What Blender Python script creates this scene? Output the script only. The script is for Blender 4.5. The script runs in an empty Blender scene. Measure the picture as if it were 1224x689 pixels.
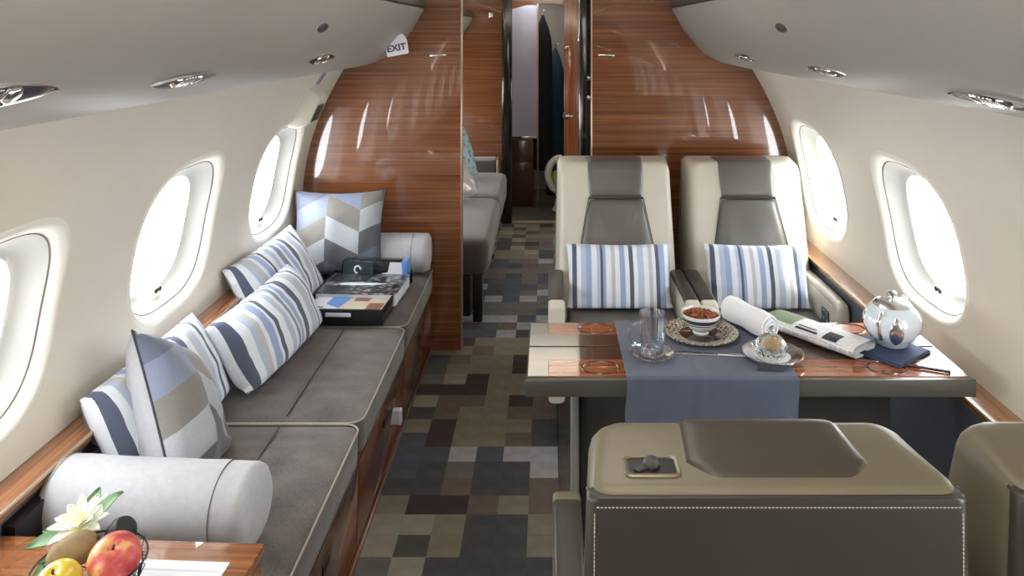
import bpy, bmesh, math, random
from mathutils import Vector, Matrix, Euler, noise
random.seed(7)
R = math.radians
SC = bpy.context.scene
COL = SC.collection

# ------------------------------------------------------------------ camera, sky, sun, lamps, exposure
cam_d = bpy.data.cameras.new('camera'); cam = bpy.data.objects.new('camera', cam_d); COL.objects.link(cam)
cam.location = (0, 0, 1.6); cam.rotation_euler = (R(90), 0, 0)
cam_d.sensor_width = 36; cam_d.lens = 36*950/1224
cam_d.shift_x = -43/1224; cam_d.shift_y = -318.5/1224
cam_d.clip_start = .05
SC.camera = cam

w = bpy.data.worlds.new('overcast_sky'); SC.world = w; w.use_nodes = True
bg = w.node_tree.nodes['Background']; bg.inputs[0].default_value = (.93, .97, 1, 1); bg.inputs[1].default_value = 15.0

sun_d = bpy.data.lights.new('sun', 'SUN'); sun_d.energy = 9; sun_d.angle = R(3); sun_d.color = (1, .94, .84)
sun = bpy.data.objects.new('sun', sun_d); COL.objects.link(sun)
sun.rotation_euler = Vector((-.62, -.12, -1)).to_track_quat('-Z', 'Y').to_euler()

def lamp(name, loc, aim, lx, ly, power, col):
    d = bpy.data.lights.new(name, 'AREA'); d.shape = 'RECTANGLE'; d.size = lx; d.size_y = ly; d.energy = power; d.color = col
    o = bpy.data.objects.new(name, d); COL.objects.link(o); o.location = loc
    o.rotation_euler = Vector(aim).to_track_quat('-Z', 'Y').to_euler()
# LED strips on top of the overhead panels wash the ceiling; small downlights along its middle
for s_ in (-1, 1):
    lamp('ceiling_wash_lamp', (s_*.66, .2, 1.765), (-s_*.35, 0, 1), .06, 7.0, 26, (1, .93, .84))
    lamp('ceiling_wash_lamp', (s_*.66, 5.1, 1.765), (-s_*.35, 0, 1), .06, 2.4, 11, (1, .93, .84))
for y, p in ((-2.2, 4), (-.6, 5), (.9, 5), (2.3, 5)):
    lamp('ceiling_lamp', (0, y, 1.93), (0, 0, -1), .5, 1.0, p, (1, .96, .9))
lamp('ceiling_lamp', (-.1, 7.0, 1.85), (0, 0, -1), .4, .8, 4, (1, .96, .9))  # added lamp without a visible fixture, brightens the pale screen beyond the doorway

vs = SC.view_settings
vs.view_transform = 'Standard'; vs.look = 'None'; vs.gamma = 1; vs.use_curve_mapping = False
vs.exposure = 0.12

# ------------------------------------------------------------------ materials
def srgb(r, g, b):
    f = lambda c: (c/255/12.92 if c/255 <= .04045 else ((c/255+.055)/1.055)**2.4)
    return (f(r), f(g), f(b), 1)
MATS = {}
class NT:
    def __init__(s, name):
        s.m = bpy.data.materials.new(name); s.m.use_nodes = True; s.t = s.m.node_tree; s.b = s.t.nodes['Principled BSDF']
        MATS[name] = s.m
    def n(s, typ, **kw):
        x = s.t.nodes.new(typ)
        for k, v in kw.items():
            if k.startswith('i_'):
                key = k[2:]; key = int(key) if key.isdigit() else key.replace('_', ' ')
                x.inputs[key].default_value = v
            else: setattr(x, k, v)
        return x
    def l(s, a, b): s.t.links.new(a, b)
    def ramp(s, stops, interp='LINEAR'):
        r = s.n('ShaderNodeValToRGB'); cr = r.color_ramp; cr.interpolation = interp
        while len(cr.elements) < len(stops): cr.elements.new(.5)
        for e, (p, c) in zip(cr.elements, stops): e.position = p
        for e, (p, c) in zip(cr.elements, stops): e.color = c
        return r
    def math(s, op, a, b=None):
        x = s.n('ShaderNodeMath', operation=op)
        for i, v in enumerate((a, b)):
            if v is None: continue
            if isinstance(v, (int, float)): x.inputs[i].default_value = v
            else: s.l(v, x.inputs[i])
        return x.outputs[0]
    def set(s, **kw):
        for k, v in kw.items(): s.b.inputs[k.replace('_', ' ')].default_value = v
    def coord(s, scale=(1, 1, 1)):
        tc = s.n('ShaderNodeTexCoord'); mp = s.n('ShaderNodeMapping'); mp.inputs['Scale'].default_value = scale
        s.l(tc.outputs['Object'], mp.inputs[0]); return mp.outputs[0]
    def bump(s, h, strength, dist=.001):
        b = s.n('ShaderNodeBump'); b.inputs['Strength'].default_value = strength; b.inputs['Distance'].default_value = dist
        s.l(h, b.inputs['Height']); s.l(b.outputs[0], s.b.inputs['Normal'])

def plain(name, c, rough=.5, metal=0, coat=0, spec=.5, var=.06, vscale=6, bump=0, bscale=400, bdist=.0006, sheen=0):
    t = NT(name); t.set(Roughness=rough, Metallic=metal, Coat_Weight=coat, Coat_Roughness=.06)
    t.b.inputs['Specular IOR Level'].default_value = spec
    if sheen: t.set(Sheen_Weight=sheen, Sheen_Roughness=.5)
    v = t.coord()
    nz = t.n('ShaderNodeTexNoise', i_Scale=vscale, i_Detail=3.0); t.l(v, nz.inputs['Vector'])
    c0 = tuple(x*(1-var) for x in c[:3])+(1,); c1 = tuple(min(1, x*(1+var)) for x in c[:3])+(1,)
    r = t.ramp([(.3, c0), (.7, c1)]); t.l(nz.outputs[0], r.inputs[0]); t.l(r.outputs[0], t.b.inputs['Base Color'])
    if bump:
        bn = t.n('ShaderNodeTexNoise', i_Scale=bscale, i_Detail=2.0); t.l(v, bn.inputs['Vector']); t.bump(bn.outputs[0], bump, bdist)
    return t.m

def wood(name, grain, c0, c1, c2, rough=.25, coat=1.0):
    """grain: axis along which the figure runs"""
    t = NT(name); t.set(Roughness=rough, Coat_Weight=coat, Coat_Roughness=.02, Coat_IOR=1.65)
    sc = [46, 46, 46]; sc[grain] = .7
    v = t.coord(sc)
    n1 = t.n('ShaderNodeTexNoise', i_Scale=1.6, i_Detail=6.0, i_Roughness=.6, i_Distortion=.4); t.l(v, n1.inputs['Vector'])
    sc2 = [210, 210, 210]; sc2[grain] = 1.6
    v2 = t.coord(sc2)
    n2 = t.n('ShaderNodeTexNoise', i_Scale=1.0, i_Detail=3.0); t.l(v2, n2.inputs['Vector'])
    s = t.math('ADD', t.math('MULTIPLY', n1.outputs[0], .55), t.math('MULTIPLY', n2.outputs[0], .45))
    r = t.ramp([(.36, c0), (.5, c1), (.64, c2)]); t.l(s, r.inputs[0]); t.l(r.outputs[0], t.b.inputs['Base Color'])
    return t.m
WC = (srgb(88, 49, 25), srgb(120, 69, 37), srgb(146, 92, 53))
wood('wood_x', 0, *WC); wood('wood_y', 1, *WC); wood('wood_z', 2, *WC)
WD = (srgb(66, 34, 20), srgb(90, 48, 28), srgb(112, 64, 38))
wood('wood_dark_y', 1, *WD, rough=.3); wood('wood_dark_x', 0, *WD, rough=.3)
WL = (srgb(116, 68, 38), srgb(150, 94, 56), srgb(180, 120, 76))
wood('wood_light_x', 0, *WL); wood('wood_light_y', 1, *WL)
WT = (srgb(112, 54, 26), srgb(146, 78, 40), srgb(172, 100, 56))
wood('wood_table', 0, *WT)

plain('wall_cream', srgb(220, 213, 198), .45, var=.015)
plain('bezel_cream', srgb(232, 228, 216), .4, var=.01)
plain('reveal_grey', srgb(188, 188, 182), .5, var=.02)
plain('bin_grey', srgb(150, 147, 140), .42, var=.02, bump=.05, bscale=900, bdist=.0003)
plain('bin_trim', srgb(60, 52, 44), .4)
plain('ceiling_white', srgb(228, 222, 210), .6, var=.01)
plain('panel_dark', srgb(74, 78, 88), .5, var=.05)
plain('panel_black', srgb(20, 20, 22), .4)
plain('gloss_black', srgb(24, 21, 20), .12, coat=.6)
plain('chrome', (.78, .78, .78, 1), .12, metal=1, var=.02)
plain('silver', (.82, .82, .84, 1), .16, metal=1, var=.03)
plain('brass_edge', srgb(190, 170, 140), .3, metal=.6, var=.03)
plain('leather_cream', srgb(200, 193, 178), .42, var=.03, bump=.12, bscale=500)
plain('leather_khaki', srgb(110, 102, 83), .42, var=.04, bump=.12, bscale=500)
plain('leather_dark', srgb(96, 93, 87), .34, var=.06, bump=.14, bscale=450)
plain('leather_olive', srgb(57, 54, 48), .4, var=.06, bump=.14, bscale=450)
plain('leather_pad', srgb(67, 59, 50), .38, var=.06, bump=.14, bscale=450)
plain('stitch', srgb(186, 178, 160), .7)
plain('seat_shell', srgb(58, 57, 54), .5)
plain('table_leather', srgb(74, 73, 66), .3, coat=.5, var=.03)
plain('border_reflection', srgb(88, 87, 80), .12, coat=1.0, var=.02)  # border leather turned paler and glossier for the reflected aft ceiling
MATS['border_reflection'].node_tree.nodes['Principled BSDF'].inputs['Coat IOR'].default_value = 1.6
plain('linen', srgb(176, 176, 181), .85, var=.05, vscale=60, bump=.4, bscale=350, bdist=.001, sheen=.2)
plain('linen_white', srgb(226, 228, 232), .85, var=.02, bump=.3, bscale=350, sheen=.2)
plain('piping_cream', srgb(160, 154, 142), .6)
plain('piping_dark', srgb(54, 54, 64), .6)
plain('navy_cloth', srgb(76, 83, 100), .85, var=.07, vscale=20, bump=.35, bscale=500, sheen=.15)
plain('navy_napkin', srgb(52, 62, 92), .8, var=.05, bump=.3)
plain('porcelain', srgb(232, 232, 232), .15, coat=.6, var=.01)
plain('porcelain_blue', srgb(214, 224, 232), .15, coat=.6, var=.01)
plain('plate_dark', srgb(52, 36, 30), .15, coat=.6)
plain('band_navy', srgb(52, 62, 78), .2, coat=.5)
plain('nut_brown', srgb(142, 76, 42), .45, var=.4, vscale=40)
plain('chocolate_gold', srgb(212, 176, 130), .3, metal=.5)
plain('paper_white', srgb(236, 238, 242), .7, var=.01)
plain('paper_edge', srgb(214, 218, 226), .7)
plain('book_black', srgb(22, 24, 28), .25, coat=.4)
plain('book_teal', srgb(50, 62, 70), .3, coat=.4)
plain('print_white', srgb(222, 226, 236), .4)
plain('print_blue', srgb(96, 148, 214), .4)
plain('print_brown', srgb(140, 96, 84), .4)
plain('print_cream', srgb(206, 196, 178), .4)
plain('print_green', srgb(124, 138, 108), .6)
plain('ink', srgb(40, 40, 52), .6)
plain('exit_ink', srgb(72, 52, 110), .6)
plain('sign_white', srgb(236, 236, 238), .4)
plain('grille_grey', srgb(92, 88, 78), .5)
plain('apple_yellow', srgb(216, 186, 60), .3, coat=.3, var=.12, vscale=18)
plain('kiwi_brown', srgb(142, 122, 88), .85, var=.15, vscale=60, bump=.4, bscale=600)
plain('fig_dark', srgb(30, 32, 30), .6, var=.15)
plain('stem_brown', srgb(70, 52, 30), .8)
plain('leaf_green', srgb(104, 140, 96), .6, var=.15)
plain('pod_green', srgb(150, 160, 104), .6, var=.12)
plain('petal_white', srgb(240, 240, 226), .6)
plain('petal_core', srgb(214, 214, 150), .7)
plain('wire_black', srgb(26, 24, 28), .35, metal=.7)
plain('frost_lavender', srgb(196, 196, 216), .22, coat=.4, var=.03, vscale=3)
plain('brown_gloss', srgb(70, 46, 34), .2, coat=.8)
plain('cloth_black', srgb(16, 17, 22), .9)
plain('cloth_teal', srgb(30, 60, 74), .8)
plain('grey_panel', srgb(150, 146, 138), .6)
plain('white_shell', srgb(214, 210, 202), .4)
plain('green_pad', srgb(190, 205, 110), .7)
plain('velvet_grey', srgb(76, 72, 68), .9, var=.08, vscale=12, sheen=.3)
plain('silver_cloth', srgb(170, 166, 160), .35, metal=.3, var=.15, vscale=40)
plain('control_blue', srgb(58, 74, 96), .3, coat=.4)

def apple_red():
    t = NT('apple_red'); t.set(Roughness=.42, Coat_Weight=.08)
    v = t.coord((14, 14, 5)); n = t.n('ShaderNodeTexNoise', i_Scale=2.2, i_Detail=5.0); t.l(v, n.inputs['Vector'])
    r = t.ramp([(.38, srgb(224, 172, 104)), (.5, srgb(206, 98, 88)), (.68, srgb(170, 48, 56))]); t.l(n.outputs[0], r.inputs[0]); t.l(r.outputs[0], t.b.inputs['Base Color'])
apple_red()

def sofa_fabric():
    t = NT('sofa_fabric'); t.set(Roughness=.8, Sheen_Weight=.25)
    v = t.coord()
    a = t.n('ShaderNodeTexNoise', i_Scale=9.0, i_Detail=4.0); t.l(v, a.inputs['Vector'])
    b = t.n('ShaderNodeTexNoise', i_Scale=260.0, i_Detail=2.0); t.l(v, b.inputs['Vector'])
    s = t.math('ADD', t.math('MULTIPLY', a.outputs[0], .5), t.math('MULTIPLY', b.outputs[0], .5))
    r = t.ramp([(.35, srgb(60, 55, 53)), (.65, srgb(102, 94, 89))]); t.l(s, r.inputs[0]); t.l(r.outputs[0], t.b.inputs['Base Color'])
    t.bump(b.outputs[0], .4, .001)
sofa_fabric()

STR = dict(W=srgb(222, 226, 234), L=srgb(178, 190, 212), M=srgb(124, 136, 162), D=srgb(80, 88, 108), G=srgb(188, 188, 192), B=srgb(150, 167, 202))
def striped(name, seq, width):
    """seq: list of (colour, relative width) across the local x axis"""
    t = NT(name); t.set(Roughness=.8, Sheen_Weight=.2)
    tc = t.n('ShaderNodeTexCoord'); sx = t.n('ShaderNodeSeparateXYZ'); t.l(tc.outputs['Object'], sx.inputs[0])
    u = t.math('ADD', t.math('DIVIDE', sx.outputs[0], width), .5)
    tot = sum(k[1] for k in seq); p = 0; st = []
    for c, ww in seq: st.append((p/tot, STR[c])); p += ww
    r = t.ramp(st, 'CONSTANT'); t.l(u, r.inputs[0])
    t.l(r.outputs[0], t.b.inputs['Base Color'])
    n = t.n('ShaderNodeTexNoise', i_Scale=350.0); t.l(tc.outputs['Object'], n.inputs['Vector']); t.bump(n.outputs[0], .3, .0008)
SEQ_A = [('W', 2), ('D', 2.2), ('W', 2.4), ('L', 1.6), ('G', 2), ('W', 1.5), ('B', 2.4), ('W', 1), ('D', 1.2), ('W', 2.4), ('L', 2), ('W', 1.6), ('M', 2), ('W', 1), ('B', 1.8), ('W', 1.2), ('D', 2), ('W', 2.2), ('G', 1.4), ('L', 2.2), ('W', 1.6), ('D', 1.2), ('W', 2), ('L', 1.6), ('M', 1.6), ('W', 2)]
SEQ_B = [('W', 2.2), ('D', 1.8), ('W', 1.6), ('L', 2), ('B', 2), ('W', 2.2), ('L', 1.2), ('D', 1), ('B', 1.2), ('W', 2), ('G', 1.4), ('W', 1.8), ('B', 2.2), ('W', 1.6), ('D', 1.6), ('W', 1.6), ('L', 2.4), ('W', 2), ('G', 1.4), ('W', 1.4), ('D', 1.4), ('B', 2.2), ('W', 1.6), ('L', 1.6)]
striped('stripes_long', SEQ_A, .62); striped('stripes_seat', SEQ_B, .43)

def geo_mat():
    t = NT('geometric_fabric'); t.set(Roughness=.55, Sheen_Weight=.2)
    tc = t.n('ShaderNodeTexCoord'); sx = t.n('ShaderNodeSeparateXYZ'); t.l(tc.outputs['Object'], sx.inputs[0])
    u = t.math('ADD', sx.outputs[0], .345); v = t.math('ADD', sx.outputs[1], 1.0)
    cw = .15
    tri = t.math('MULTIPLY', t.math('PINGPONG', u, cw), .5)
    vv = t.math('DIVIDE', t.math('ADD', v, tri), .098)
    band = t.math('FLOOR', vv); col = t.math('FLOOR', t.math('DIVIDE', u, cw))
    idx = t.math('MODULO', t.math('ADD', t.math('MULTIPLY', band, 2.0), t.math('MULTIPLY', col, 3.0)), 5.0)
    k = t.math('DIVIDE', t.math('ADD', idx, .5), 5.0)
    r = t.ramp([(0, srgb(138, 148, 172)), (.2, srgb(186, 190, 198)), (.4, srgb(110, 118, 140)), (.6, srgb(136, 132, 126)), (.8, srgb(98, 98, 106))], 'CONSTANT')
    t.l(k, r.inputs[0])
    n = t.n('ShaderNodeTexNoise', i_Scale=300.0); t.l(tc.outputs['Object'], n.inputs['Vector'])
    mx = t.n('ShaderNodeMix', data_type='RGBA', blend_type='MULTIPLY'); mx.inputs[0].default_value = .35
    t.l(r.outputs[0], mx.inputs[6]); t.l(n.outputs[0], mx.inputs[7]); t.l(mx.outputs[2], t.b.inputs['Base Color'])
    t.bump(n.outputs[0], .3, .0008)
geo_mat()
def teal_mat():
    t = NT('teal_pattern'); t.set(Roughness=.7)
    v = t.coord(); n = t.n('ShaderNodeTexVoronoi', i_Scale=26.0); t.l(v, n.inputs['Vector'])
    r = t.ramp([(.25, srgb(70, 104, 116)), (.5, srgb(150, 170, 176))]); t.l(n.outputs[0], r.inputs[0]); t.l(r.outputs[0], t.b.inputs['Base Color'])
teal_mat()
def rim_mat():
    t = NT('patterned_rim'); t.set(Roughness=.25, Coat_Weight=.4)
    v = t.coord(); n = t.n('ShaderNodeTexVoronoi', i_Scale=95.0); n.feature = 'DISTANCE_TO_EDGE'; t.l(v, n.inputs['Vector'])
    r = t.ramp([(.06, srgb(60, 58, 60)), (.14, srgb(190, 178, 156))]); t.l(n.outputs[0], r.inputs[0]); t.l(r.outputs[0], t.b.inputs['Base Color'])
rim_mat()
def news_mat():
    t = NT('newsprint'); t.set(Roughness=.8)
    v = t.coord((1, 1, 1)); b = t.n('ShaderNodeTexBrick', i_Scale=1.0); t.l(v, b.inputs['Vector'])
    b.inputs['Color1'].default_value = srgb(178, 180, 186); b.inputs['Color2'].default_value = srgb(206, 207, 212); b.inputs['Mortar'].default_value = srgb(228, 228, 228)
    b.inputs['Brick Width'].default_value = .03; b.inputs['Row Height'].default_value = .006; b.inputs['Mortar Size'].default_value = .0018
    t.l(b.outputs[0], t.b.inputs['Base Color'])
news_mat()
def photo_print():
    t = NT('print_photo'); t.set(Roughness=.3, Coat_Weight=.3)
    v = t.coord((1, 1.6, 1)); n = t.n('ShaderNodeTexNoise', i_Scale=38.0, i_Detail=5.0); t.l(v, n.inputs['Vector'])
    r = t.ramp([(.46, srgb(20, 22, 26)), (.54, srgb(90, 92, 96)), (.66, srgb(190, 190, 196))]); t.l(n.outputs[0], r.inputs[0]); t.l(r.outputs[0], t.b.inputs['Base Color'])
photo_print()
def glass(name, tint=(1, 1, 1, 1), gl=.06):
    t = NT(name); out = t.t.nodes['Material Output']
    tr = t.n('ShaderNodeBsdfTransparent'); tr.inputs[0].default_value = tint
    g = t.n('ShaderNodeBsdfGlossy'); g.inputs['Roughness'].default_value = .02
    lw = t.n('ShaderNodeLayerWeight', i_Blend=.25); f = t.math('ADD', t.math('MULTIPLY', lw.outputs[1], .5), gl)
    mx = t.n('ShaderNodeMixShader'); t.l(f, mx.inputs[0]); t.l(tr.outputs[0], mx.inputs[1]); t.l(g.outputs[0], mx.inputs[2])
    t.l(mx.outputs[0], out.inputs[0])
glass('window_glass', gl=.02)
glass('thin_glass', (.94, .96, .98, 1), .2)
plain('rim_bronze', srgb(128, 118, 96), .35, metal=.5)
plain('leg_grey', srgb(120, 120, 116), .4)
def clear_glass():
    t = NT('clear_glass'); t.set(Roughness=.02, IOR=1.45, Transmission_Weight=1.0); t.b.inputs['Base Color'].default_value = (.96, .98, 1, 1)
clear_glass()
CARPET = dict(T=(112, 104, 88), t=(128, 121, 106), K=(68, 68, 70), B=(62, 50, 48), G=(92, 90, 86), L=(136, 134, 136), S=(72, 76, 84), b=(94, 82, 72), g=(72, 74, 66))
for k, c in CARPET.items():
    plain('carpet_'+('pale_' if k.islower() else '')+k.lower(), srgb(*c), .95, spec=.15, var=.12, vscale=14, bump=.5, bscale=500, bdist=.002)
def CM(k): return 'carpet_'+('pale_' if k.islower() else '')+k.lower()
plain('carpet_base', srgb(78, 72, 66), .95, spec=.15, var=.2, vscale=12)

# ------------------------------------------------------------------ mesh helpers
def link(name, bm, mat=None, parent=None, smooth=True, angle=40, mats=None):
    me = bpy.data.meshes.new(name)
    bmesh.ops.recalc_face_normals(bm, faces=bm.faces[:])
    if smooth:
        for f in bm.faces: f.smooth = True
        for e in bm.edges:
            if len(e.link_faces) == 2 and e.calc_face_angle(0) > R(angle): e.smooth = False
    bm.to_mesh(me); bm.free()
    for m in (mats or [mat]): me.materials.append(MATS[m])
    o = bpy.data.objects.new(name, me); COL.objects.link(o)
    if parent: o.parent = parent
    return o
def tag(o, label=None, cat=None, group=None, kind=None):
    if label: o['label'] = label
    if cat: o['category'] = cat
    if group: o['group'] = group
    if kind: o['kind'] = kind
    return o
def thing(name, label, cat, loc=(0, 0, 0), rot=(0, 0, 0), group=None, kind=None):
    o = bpy.data.objects.new(name, None); COL.objects.link(o); o.location = loc; o.rotation_euler = rot; o.empty_display_size = .05
    return tag(o, label, cat, group, kind)
def children(o): return [c for c in bpy.data.objects if c.parent == o]
def copy_tree(o, parent=None):
    c = o.copy(); COL.objects.link(c)
    if parent: c.parent = parent
    for ch in children(o): copy_tree(ch, c)
    return c
def BM(): return bmesh.new()
def join(bm, other):
    me = bpy.data.meshes.new('tmp'); other.to_mesh(me); other.free(); bm.from_mesh(me); bpy.data.meshes.remove(me); return bm
def box(x0, x1, y0, y1, z0, z1, bev=0, seg=2, bm=None):
    b = BM(); r = bmesh.ops.create_cube(b, size=1)
    for v in b.verts: v.co = Vector(((x0+x1)/2+v.co.x*(x1-x0), (y0+y1)/2+v.co.y*(y1-y0), (z0+z1)/2+v.co.z*(z1-z0)))
    if bev: bmesh.ops.bevel(b, geom=b.edges[:], offset=bev, segments=seg, profile=.5, affect='EDGES')
    return join(bm, b) if bm is not None else b
def prism(poly, axis, a0, a1, bev=0, seg=2, bm=None):
    """poly in the two remaining axes (in xyz order), swept along axis from a0 to a1"""
    b = BM()
    def mk(p, a):
        c = list(p); c.insert(axis, a); return b.verts.new(c)
    lo = [mk(p, a0) for p in poly]; hi = [mk(p, a1) for p in poly]; n = len(poly)
    b.faces.new(lo); b.faces.new(hi[::-1])
    for i in range(n): b.faces.new((lo[i], lo[(i+1) % n], hi[(i+1) % n], hi[i]))
    bmesh.ops.recalc_face_normals(b, faces=b.faces[:])
    if bev: bmesh.ops.bevel(b, geom=b.edges[:], offset=bev, segments=seg, profile=.5, affect='EDGES')
    return join(bm, b) if bm is not None else b
def lathe(prof, n=32, bm=None, close=True):
    b = BM(); rings = []
    for r, z in prof:
        if r < 1e-6: rings.append([b.verts.new((0, 0, z))])
        else: rings.append([b.verts.new((r*math.cos(2*math.pi*i/n), r*math.sin(2*math.pi*i/n), z)) for i in range(n)])
    for A, B in zip(rings, rings[1:]):
        for i in range(n):
            j = (i+1) % n
            if len(A) == 1 and len(B) == 1: continue
            if len(A) == 1: b.faces.new((A[0], B[i], B[j]))
            elif len(B) == 1: b.faces.new((A[i], A[j], B[0]))
            else: b.faces.new((A[i], A[j], B[j], B[i]))
    return join(bm, b) if bm is not None else b
def tube(pts, r, n=8, closed=False, bm=None):
    b = BM(); P = [Vector(p) for p in pts]; N = len(P); rings = []
    up = Vector((0, 0, 1)); prev = None
    for i, p in enumerate(P):
        if closed: d = P[(i+1) % N]-P[i-1]
        else: d = P[min(i+1, N-1)]-P[max(i-1, 0)]
        if d.length < 1e-9: d = Vector((1, 0, 0))
        d.normalize()
        if prev is None:
            a = d.cross(up)
            if a.length < .1: a = d.cross(Vector((1, 0, 0)))
        else: a = prev - d*prev.dot(d)
        a.normalize(); prev = a; c = d.cross(a); rr = r[i] if isinstance(r, (list, tuple)) else r
        rings.append([b.verts.new(p+(a*math.cos(2*math.pi*k/n)+c*math.sin(2*math.pi*k/n))*rr) for k in range(n)])
    for i in range(N if closed else N-1):
        A, B = rings[i], rings[(i+1) % N]
        for k in range(n): b.faces.new((A[k], A[(k+1) % n], B[(k+1) % n], B[k]))
    if not closed: b.faces.new(rings[0]); b.faces.new(rings[-1][::-1])
    return join(bm, b) if bm is not None else b
def loft(sections, bm=None, cap=True):
    b = BM(); rs = [[b.verts.new(p) for p in s] for s in sections]; n = len(rs[0])
    for A, B in zip(rs, rs[1:]):
        for i in range(n): b.faces.new((A[i], A[(i+1) % n], B[(i+1) % n], B[i]))
    if cap: b.faces.new(rs[0]); b.faces.new(rs[-1][::-1])
    return join(bm, b) if bm is not None else b
def rrect(x0, x1, y0, y1, r, k=4):
    r = min(r, (x1-x0)/2-1e-4, (y1-y0)/2-1e-4); out = []
    for cx, cy, a0 in ((x1-r, y1-r, 0), (x0+r, y1-r, 90), (x0+r, y0+r, 180), (x1-r, y0+r, 270)):
        for i in range(k+1):
            a = R(a0+90*i/k); out.append((cx+r*math.cos(a), cy+r*math.sin(a)))
    return out
def grid(nu, nv, f, bm=None):
    b = BM(); V = [[b.verts.new(f(i/nu, j/nv)) for j in range(nv+1)] for i in range(nu+1)]
    for i in range(nu):
        for j in range(nv): b.faces.new((V[i][j], V[i+1][j], V[i+1][j+1], V[i][j+1]))
    return join(bm, b) if bm is not None else b
def frame_mat(loc, xax, nrm):
    n = Vector(nrm).normalized(); x = Vector(xax); x = (x-n*x.dot(n)).normalized(); y = n.cross(x)
    m = Matrix((x, y, n)).transposed().to_4x4(); m.translation = Vector(loc); return m
def lerp(a, b, t): return a+(b-a)*t

# ------------------------------------------------------------------ the shell of the cabin
def wx(h): return 1.192-(.474*(h-.72)**2 if h > .72 else .05*(h-.72)**2)
PITCH = .90; WINH = .925
CENT = [3.42+PITCH*k for k in (3, 2, 1, 0, -1, -2, -3, -4, -5, -6, -7)]
HLO, HHI = .585, 1.45
Y0, Y1 = CENT[-1]-PITCH/2, CENT[0]+PITCH/2
A_, B_ = .285, .25          # lip of the window opening
def superell(a, b, t, n=3):
    c, s = math.cos(t), math.sin(t)
    return (a*math.copysign(abs(c)**(2/n), c), b*math.copysign(abs(s)**(2/n), s))
NA = 64
angs = [2*math.pi*i/NA for i in range(NA)]
def cell_ring(cy):
    hw, lo, hi = PITCH/2, HLO-WINH, HHI-WINH
    # angles for the rectangle corners replace their nearest sample
    out = []
    pts = [superell(A_, B_, t) for t in angs]
    dirs = [math.atan2(p[1], p[0]) for p in pts]
    cor = [math.atan2(hi, hw), math.atan2(hi, -hw), math.atan2(lo, -hw), math.atan2(lo, hw)]
    for d in dirs:
        c, s = math.cos(d), math.sin(d)
        k = min(hw/abs(c) if abs(c) > 1e-9 else 9e9, (hi/s if s > 1e-9 else 9e9), (lo/s if s < -1e-9 else 9e9))
        out.append([c*k, s*k])
    for a, co in zip(cor, ((hw, hi), (-hw, hi), (-hw, lo), (hw, lo))):
        i = min(range(NA), key=lambda q: abs(math.remainder(dirs[q]-a, 2*math.pi))); out[i] = list(co)
    return pts, out
IN, OUT = cell_ring(0)
def wall(side, name):
    b = BM()
    for cy in CENT:
        rings = []
        for t in (0, .12, .3, .5, .75, 1):
            rings.append([b.verts.new((side*wx(WINH+lerp(i[1], o[1], t)), cy+lerp(i[0], o[0], t), WINH+lerp(i[1], o[1], t))) for i, o in zip(IN, OUT)])
        for P, Q in zip(rings, rings[1:]):
            for k in range(NA): b.faces.new((P[k], P[(k+1) % NA], Q[(k+1) % NA], Q[k]))
    bmesh.ops.remove_doubles(b, verts=b.verts[:], dist=.0005)
    return tag(link(name, b, 'wall_cream'), 'cream cabin side wall above the '+('sofa' if side < 0 else 'table'), kind='structure')
wall(-1, 'wall_left'); wall(1, 'wall_right')
# windows
def win_ring(side, cy, a, b_, depth, n=2.7):
    out = []
    for t in angs:
        p = superell(a, b_, t, n); h = WINH+p[1]; out.append((side*(wx(h)+depth), cy+p[0], h))
    return out
wn = 0
for side in (-1, 1):
    for cy in CENT:
        wn += 1
        secs = [win_ring(side, cy, A_+.004, B_+.004, .001, 3), win_ring(side, cy, A_-.003, B_-.003, -.004, 3), win_ring(side, cy, A_-.012, B_-.012, -.002, 3), win_ring(side, cy, A_-.026, B_-.024, .010, 3), win_ring(side, cy, A_-.034, B_-.031, .0225, 3)]
        fr = tag(link('window_%d' % wn, loft(secs, cap=False), 'bezel_cream', angle=60), kind='structure')
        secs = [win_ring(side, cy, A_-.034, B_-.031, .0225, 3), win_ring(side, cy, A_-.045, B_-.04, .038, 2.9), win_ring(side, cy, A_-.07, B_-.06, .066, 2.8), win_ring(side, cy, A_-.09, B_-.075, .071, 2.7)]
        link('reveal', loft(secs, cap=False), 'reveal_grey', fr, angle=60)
        link('gasket', tube(win_ring(side, cy, A_-.034, B_-.031, .0225, 3), .0022, 5, True), 'grille_grey', fr)
        b = BM(); ri = [b.verts.new(p) for p in win_ring(side, cy, A_-.08, B_-.066, .0685)]; b.faces.new(ri)
        link('window_pane', b, 'window_glass', fr, smooth=False)
        # little shade latch on the lower rim
        hz = WINH-B_+.075; X = side*(wx(hz)+.052)
        lt = link('shade_latch', box(X-.006, X+.006, cy-.026, cy+.026, hz-.008, hz+.008, .003), 'bezel_cream', fr)
        for q in (-.011, .011):
            lb = lathe([(.004, -.003), (.008, -.003), (.008, .003), (.004, .003), (.004, -.003)], 12)
            bmesh.ops.rotate(lb, verts=lb.verts[:], matrix=Matrix.Rotation(R(90), 3, 'Y')); bmesh.ops.translate(lb, verts=lb.verts[:], vec=(X-side*.006, cy+q, hz))
            link('latch_ring', lb, 'panel_black', lt)
        if cy > -3:
            d = bpy.data.lights.new('window_portal', 'AREA'); d.shape = 'RECTANGLE'; d.size = .46; d.size_y = .44; d.cycles.is_portal = True
            o = bpy.data.objects.new('window_portal', d); COL.objects.link(o); o.location = (side*(wx(WINH)+.13), cy, WINH)
            o.rotation_euler = Vector((-side, 0, 0)).to_track_quat('-Z', 'Z').to_euler()
YA = 8.2
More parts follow.
